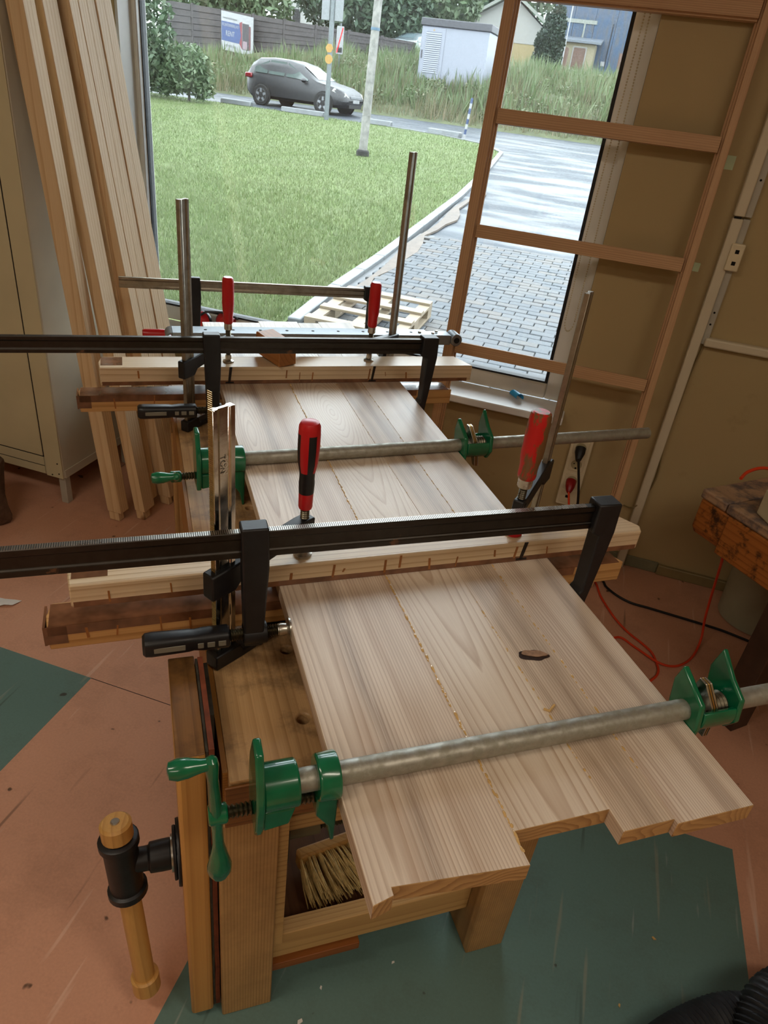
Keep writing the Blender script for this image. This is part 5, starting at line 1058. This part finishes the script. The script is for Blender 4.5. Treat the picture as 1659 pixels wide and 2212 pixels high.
# ------------------------------------------------------------------ kiosk, houses
m_kiosk = plain('kiosk_white', '#d3d9ea', .5, var=.03); m_kroof = plain('kiosk_roof', '#5d5c66', .6)
t = thing('utility_kiosk', 'white utility kiosk with dark flat roof on the slope', 'kiosk', og(-9.75, 32.6, 1.95), RW)
MB().box(0, 2.95, 0, 1.9, -.3, 1.92).build('kiosk_body', m_kiosk, t, bevel=.02); MB().box(-.06, 3.01, -.08, 1.96, 1.921, 2.2).build('kiosk_roof', m_kroof, t, bevel=.03)
dr = MB().box(.06, 1.05, -.03, -.001, -.05, 1.88).build('kiosk_door', m_kiosk, t, bevel=.008)
MB().box(.22, .9, -.034, -.0305, .22, 1.72).build('louvre_back', plain('louvre_shade', '#8f97ab', .6), dr)
b = MB()
for k in range(20): z = .24 + k * .074; b.add([(.22, -.034, z + .05), (.9, -.034, z + .05), (.9, -.058, z), (.22, -.058, z), (.22, -.034, z + .04), (.9, -.034, z + .04), (.9, -.058, z - .008), (.22, -.058, z - .008)], [(0, 3, 2, 1), (4, 5, 6, 7), (2, 3, 7, 6), (0, 1, 5, 4), (0, 4, 7, 3), (1, 2, 6, 5)])
b.build('louvre_slats', m_kiosk, dr, smooth=False); MB().box(.07, .13, -.05, -.0305, .75, 1.05).build('door_handle', m_kroof, dr, bevel=.004); MB().prism([(.5, 1.76), (.58, 1.76), (.54, 1.84)], -.034, -.0305, 'y').build('warning_triangle', m_yel, dr)
m_hw = plain('house_white', '#e7e6df', .7, var=.03); m_hy = plain('house_yellow', '#e0c98c', .7, var=.06); m_trim = plain('roof_trim_pale', '#c8cdc0', .6)
t = thing('pale_house', 'pale gabled house with yellow lower walls behind the kiosk', 'house', og(-13.8, 60, 3.6), RW)
MB().box(.5, 5.6, 0, 8, -.5, 1.55).build('lower_wall', m_hy, t); MB().prism([(.45, 1.551), (5.65, 1.551), (5.65, 2.55), (3.05, 4.35), (.45, 2.95)], -.03, 8, 'y').build('gable_wall', m_hw, t)
b = MB(); b.prism([(-.2, 2.62), (3.05, 4.42), (6.5, 2.35), (6.5, 2.55), (3.05, 4.66), (-.2, 2.82)], -.5, 8.4, 'y'); b.build('roof', m_trim, t)
def barnmat():
    tt = NT('peeling_blue_boards'); v = tt.coord(); f = tt.noise(tt.scale(v, (3.5, 1, .6)), 1.3, 6, .7); g = tt.noise(tt.scale(v, (8, 1, .4)), 1.0, 3, .6)
    col = tt.mix(tt.ramp(f, [(.45, 0.0), (.6, 1.0)]), lin('#5d84ae'), lin('#8b8c92')); col = tt.mix(tt.math('MULTIPLY', g, .35), col, lin('#4e5f78')); return tt.out(col, .8)
m_barn = barnmat()
t = thing('blue_barn', 'large barn with peeling blue boards at the right of the window', 'barn', og(-8.3, 65, 4.0), RW)
for k in range(5): MB().box(k * 1.62, k * 1.62 + 1.6, 0, 7, -.6, 5.5).build('barn_panel', m_barn, t)
MB().box(-.1, 3.4, -.05, -.001, 3.15, 3.4).build('light_batten', m_trim, t); MB().box(2.45, 2.58, -.05, -.001, 1.6, 3.15).build('light_batten', m_trim, t); MB().box(4.62, 4.68, -.03, -.001, -.3, 3.3).build('dark_seam', m_tyre, t)
MB().box(-.2, 8.3, -.3, 7.3, 5.51, 5.8).build('barn_roof', m_kroof, t); MB().box(4.3, 4.62, -.04, -.001, .55, .85).build('notice', m_plate, t)
t = thing('porch', 'small cream porch with dark door built against the blue barn', 'porch', og(-7.1, 62.8, 4.0), RW)
MB().box(0, 2.6, 0, 2.1, -.4, 1.75).build('porch_wall', plain('porch_cream', '#dccfa8', .7, var=.05), t); MB().prism([(-.3, 1.751), (2.1, 2.15), (2.1, 2.25), (-.3, 1.9)], -.2, 3.0, 'x').build('porch_roof', plain('porch_roof_grey', '#9aa4b0', .5), t)
MB().box(1.05, 1.95, -.04, -.001, -.2, 1.45).build('porch_door', m_brown, t); MB().box(.2, .7, -.04, -.001, .35, 1.3).build('porch_window', m_tyre, t)
b = MB(); b.box(.97, 1.05, -.06, -.001, -.2, 1.53); b.box(1.95, 2.03, -.06, -.001, -.2, 1.53); b.box(1.05, 1.95, -.06, -.001, 1.45, 1.53); b.build('door_casing', m_hw, t)
for (w, N, lab) in ((-6.1, 58, 'dark wooden fence post before the porch'), (-2.35, 60, 'dark wooden fence post before the blue barn')):
    o = MB().prism(rounded(.3, .3, .05), -.2, 1.6, 'z').build('gate_post', m_brown); o.location = og(w, N); o.rotation_euler.z = RW; tag(o, lab, 'post', 'gate posts')
t = thing('flag_pole', 'thin white flag pole in front of the blue barn', 'flag pole', og(-6.15, 57), RW); MB().lathe([(0, .05), (9, .03)], 'z', 10).build('pole_tube', m_wb, t); MB().lathe([(0, .08), (.3, .06)], 'z', 10).build('pole_socket', m_kroof, t)
t = thing('orange_house', 'distant house with orange gable edge behind the fence', 'house', og(-31.6, 66, 4.0), RW)
MB().box(0, 3.2, 0, 6, -.5, 3.2).build('house_wall', m_hw, t); MB().prism([(-.2, 3.201), (3.4, 3.201), (1.6, 6.2)], -.05, 6, 'y').build('gable', plain('gable_orange', '#c98a6a', .7), t); MB().box(.9, 1.6, -.05, -.001, 1.0, 2.2).build('house_window', m_tyre, t)
b = MB(); b.prism([(-.5, 3.0), (1.6, 6.35), (3.7, 3.0), (3.7, 3.2), (1.6, 6.6), (-.5, 3.2)], -.4, 6.3, 'y'); b.build('house_roof', m_kroof, t)

# ------------------------------------------------------------------ pallet by the window
t = thing('pallet', 'wet wooden pallet lying on the paved driveway', 'pallet', og(-2.17, 2.62, gz(3.2) + .002), RW); t.rotation_euler = (math.atan(.028), 0, RW + math.radians(.5))
for k, N_ in enumerate((.0, .34, .66, .97)): MB().box(0, .81, N_, N_ + .1, .1225, .1445).build('deck_board', m_pallet, t, bevel=.002)
for x in (0, .355, .71): MB().box(x, x + .1, .0, 1.07, .1, .122).build('stringer_board', m_pallet, t, bevel=.002); MB().box(x, x + .1, .0, 1.07, .0, .02).build('bottom_board', m_pallet, t, bevel=.002)
for x in (0, .355, .71):
    for N_ in (0, .46, .93): MB().box(x + .001, x + .099, N_, N_ + .14, .0205, .0995).build('pallet_block', m_pallet, t, bevel=.002)

lin = _lin
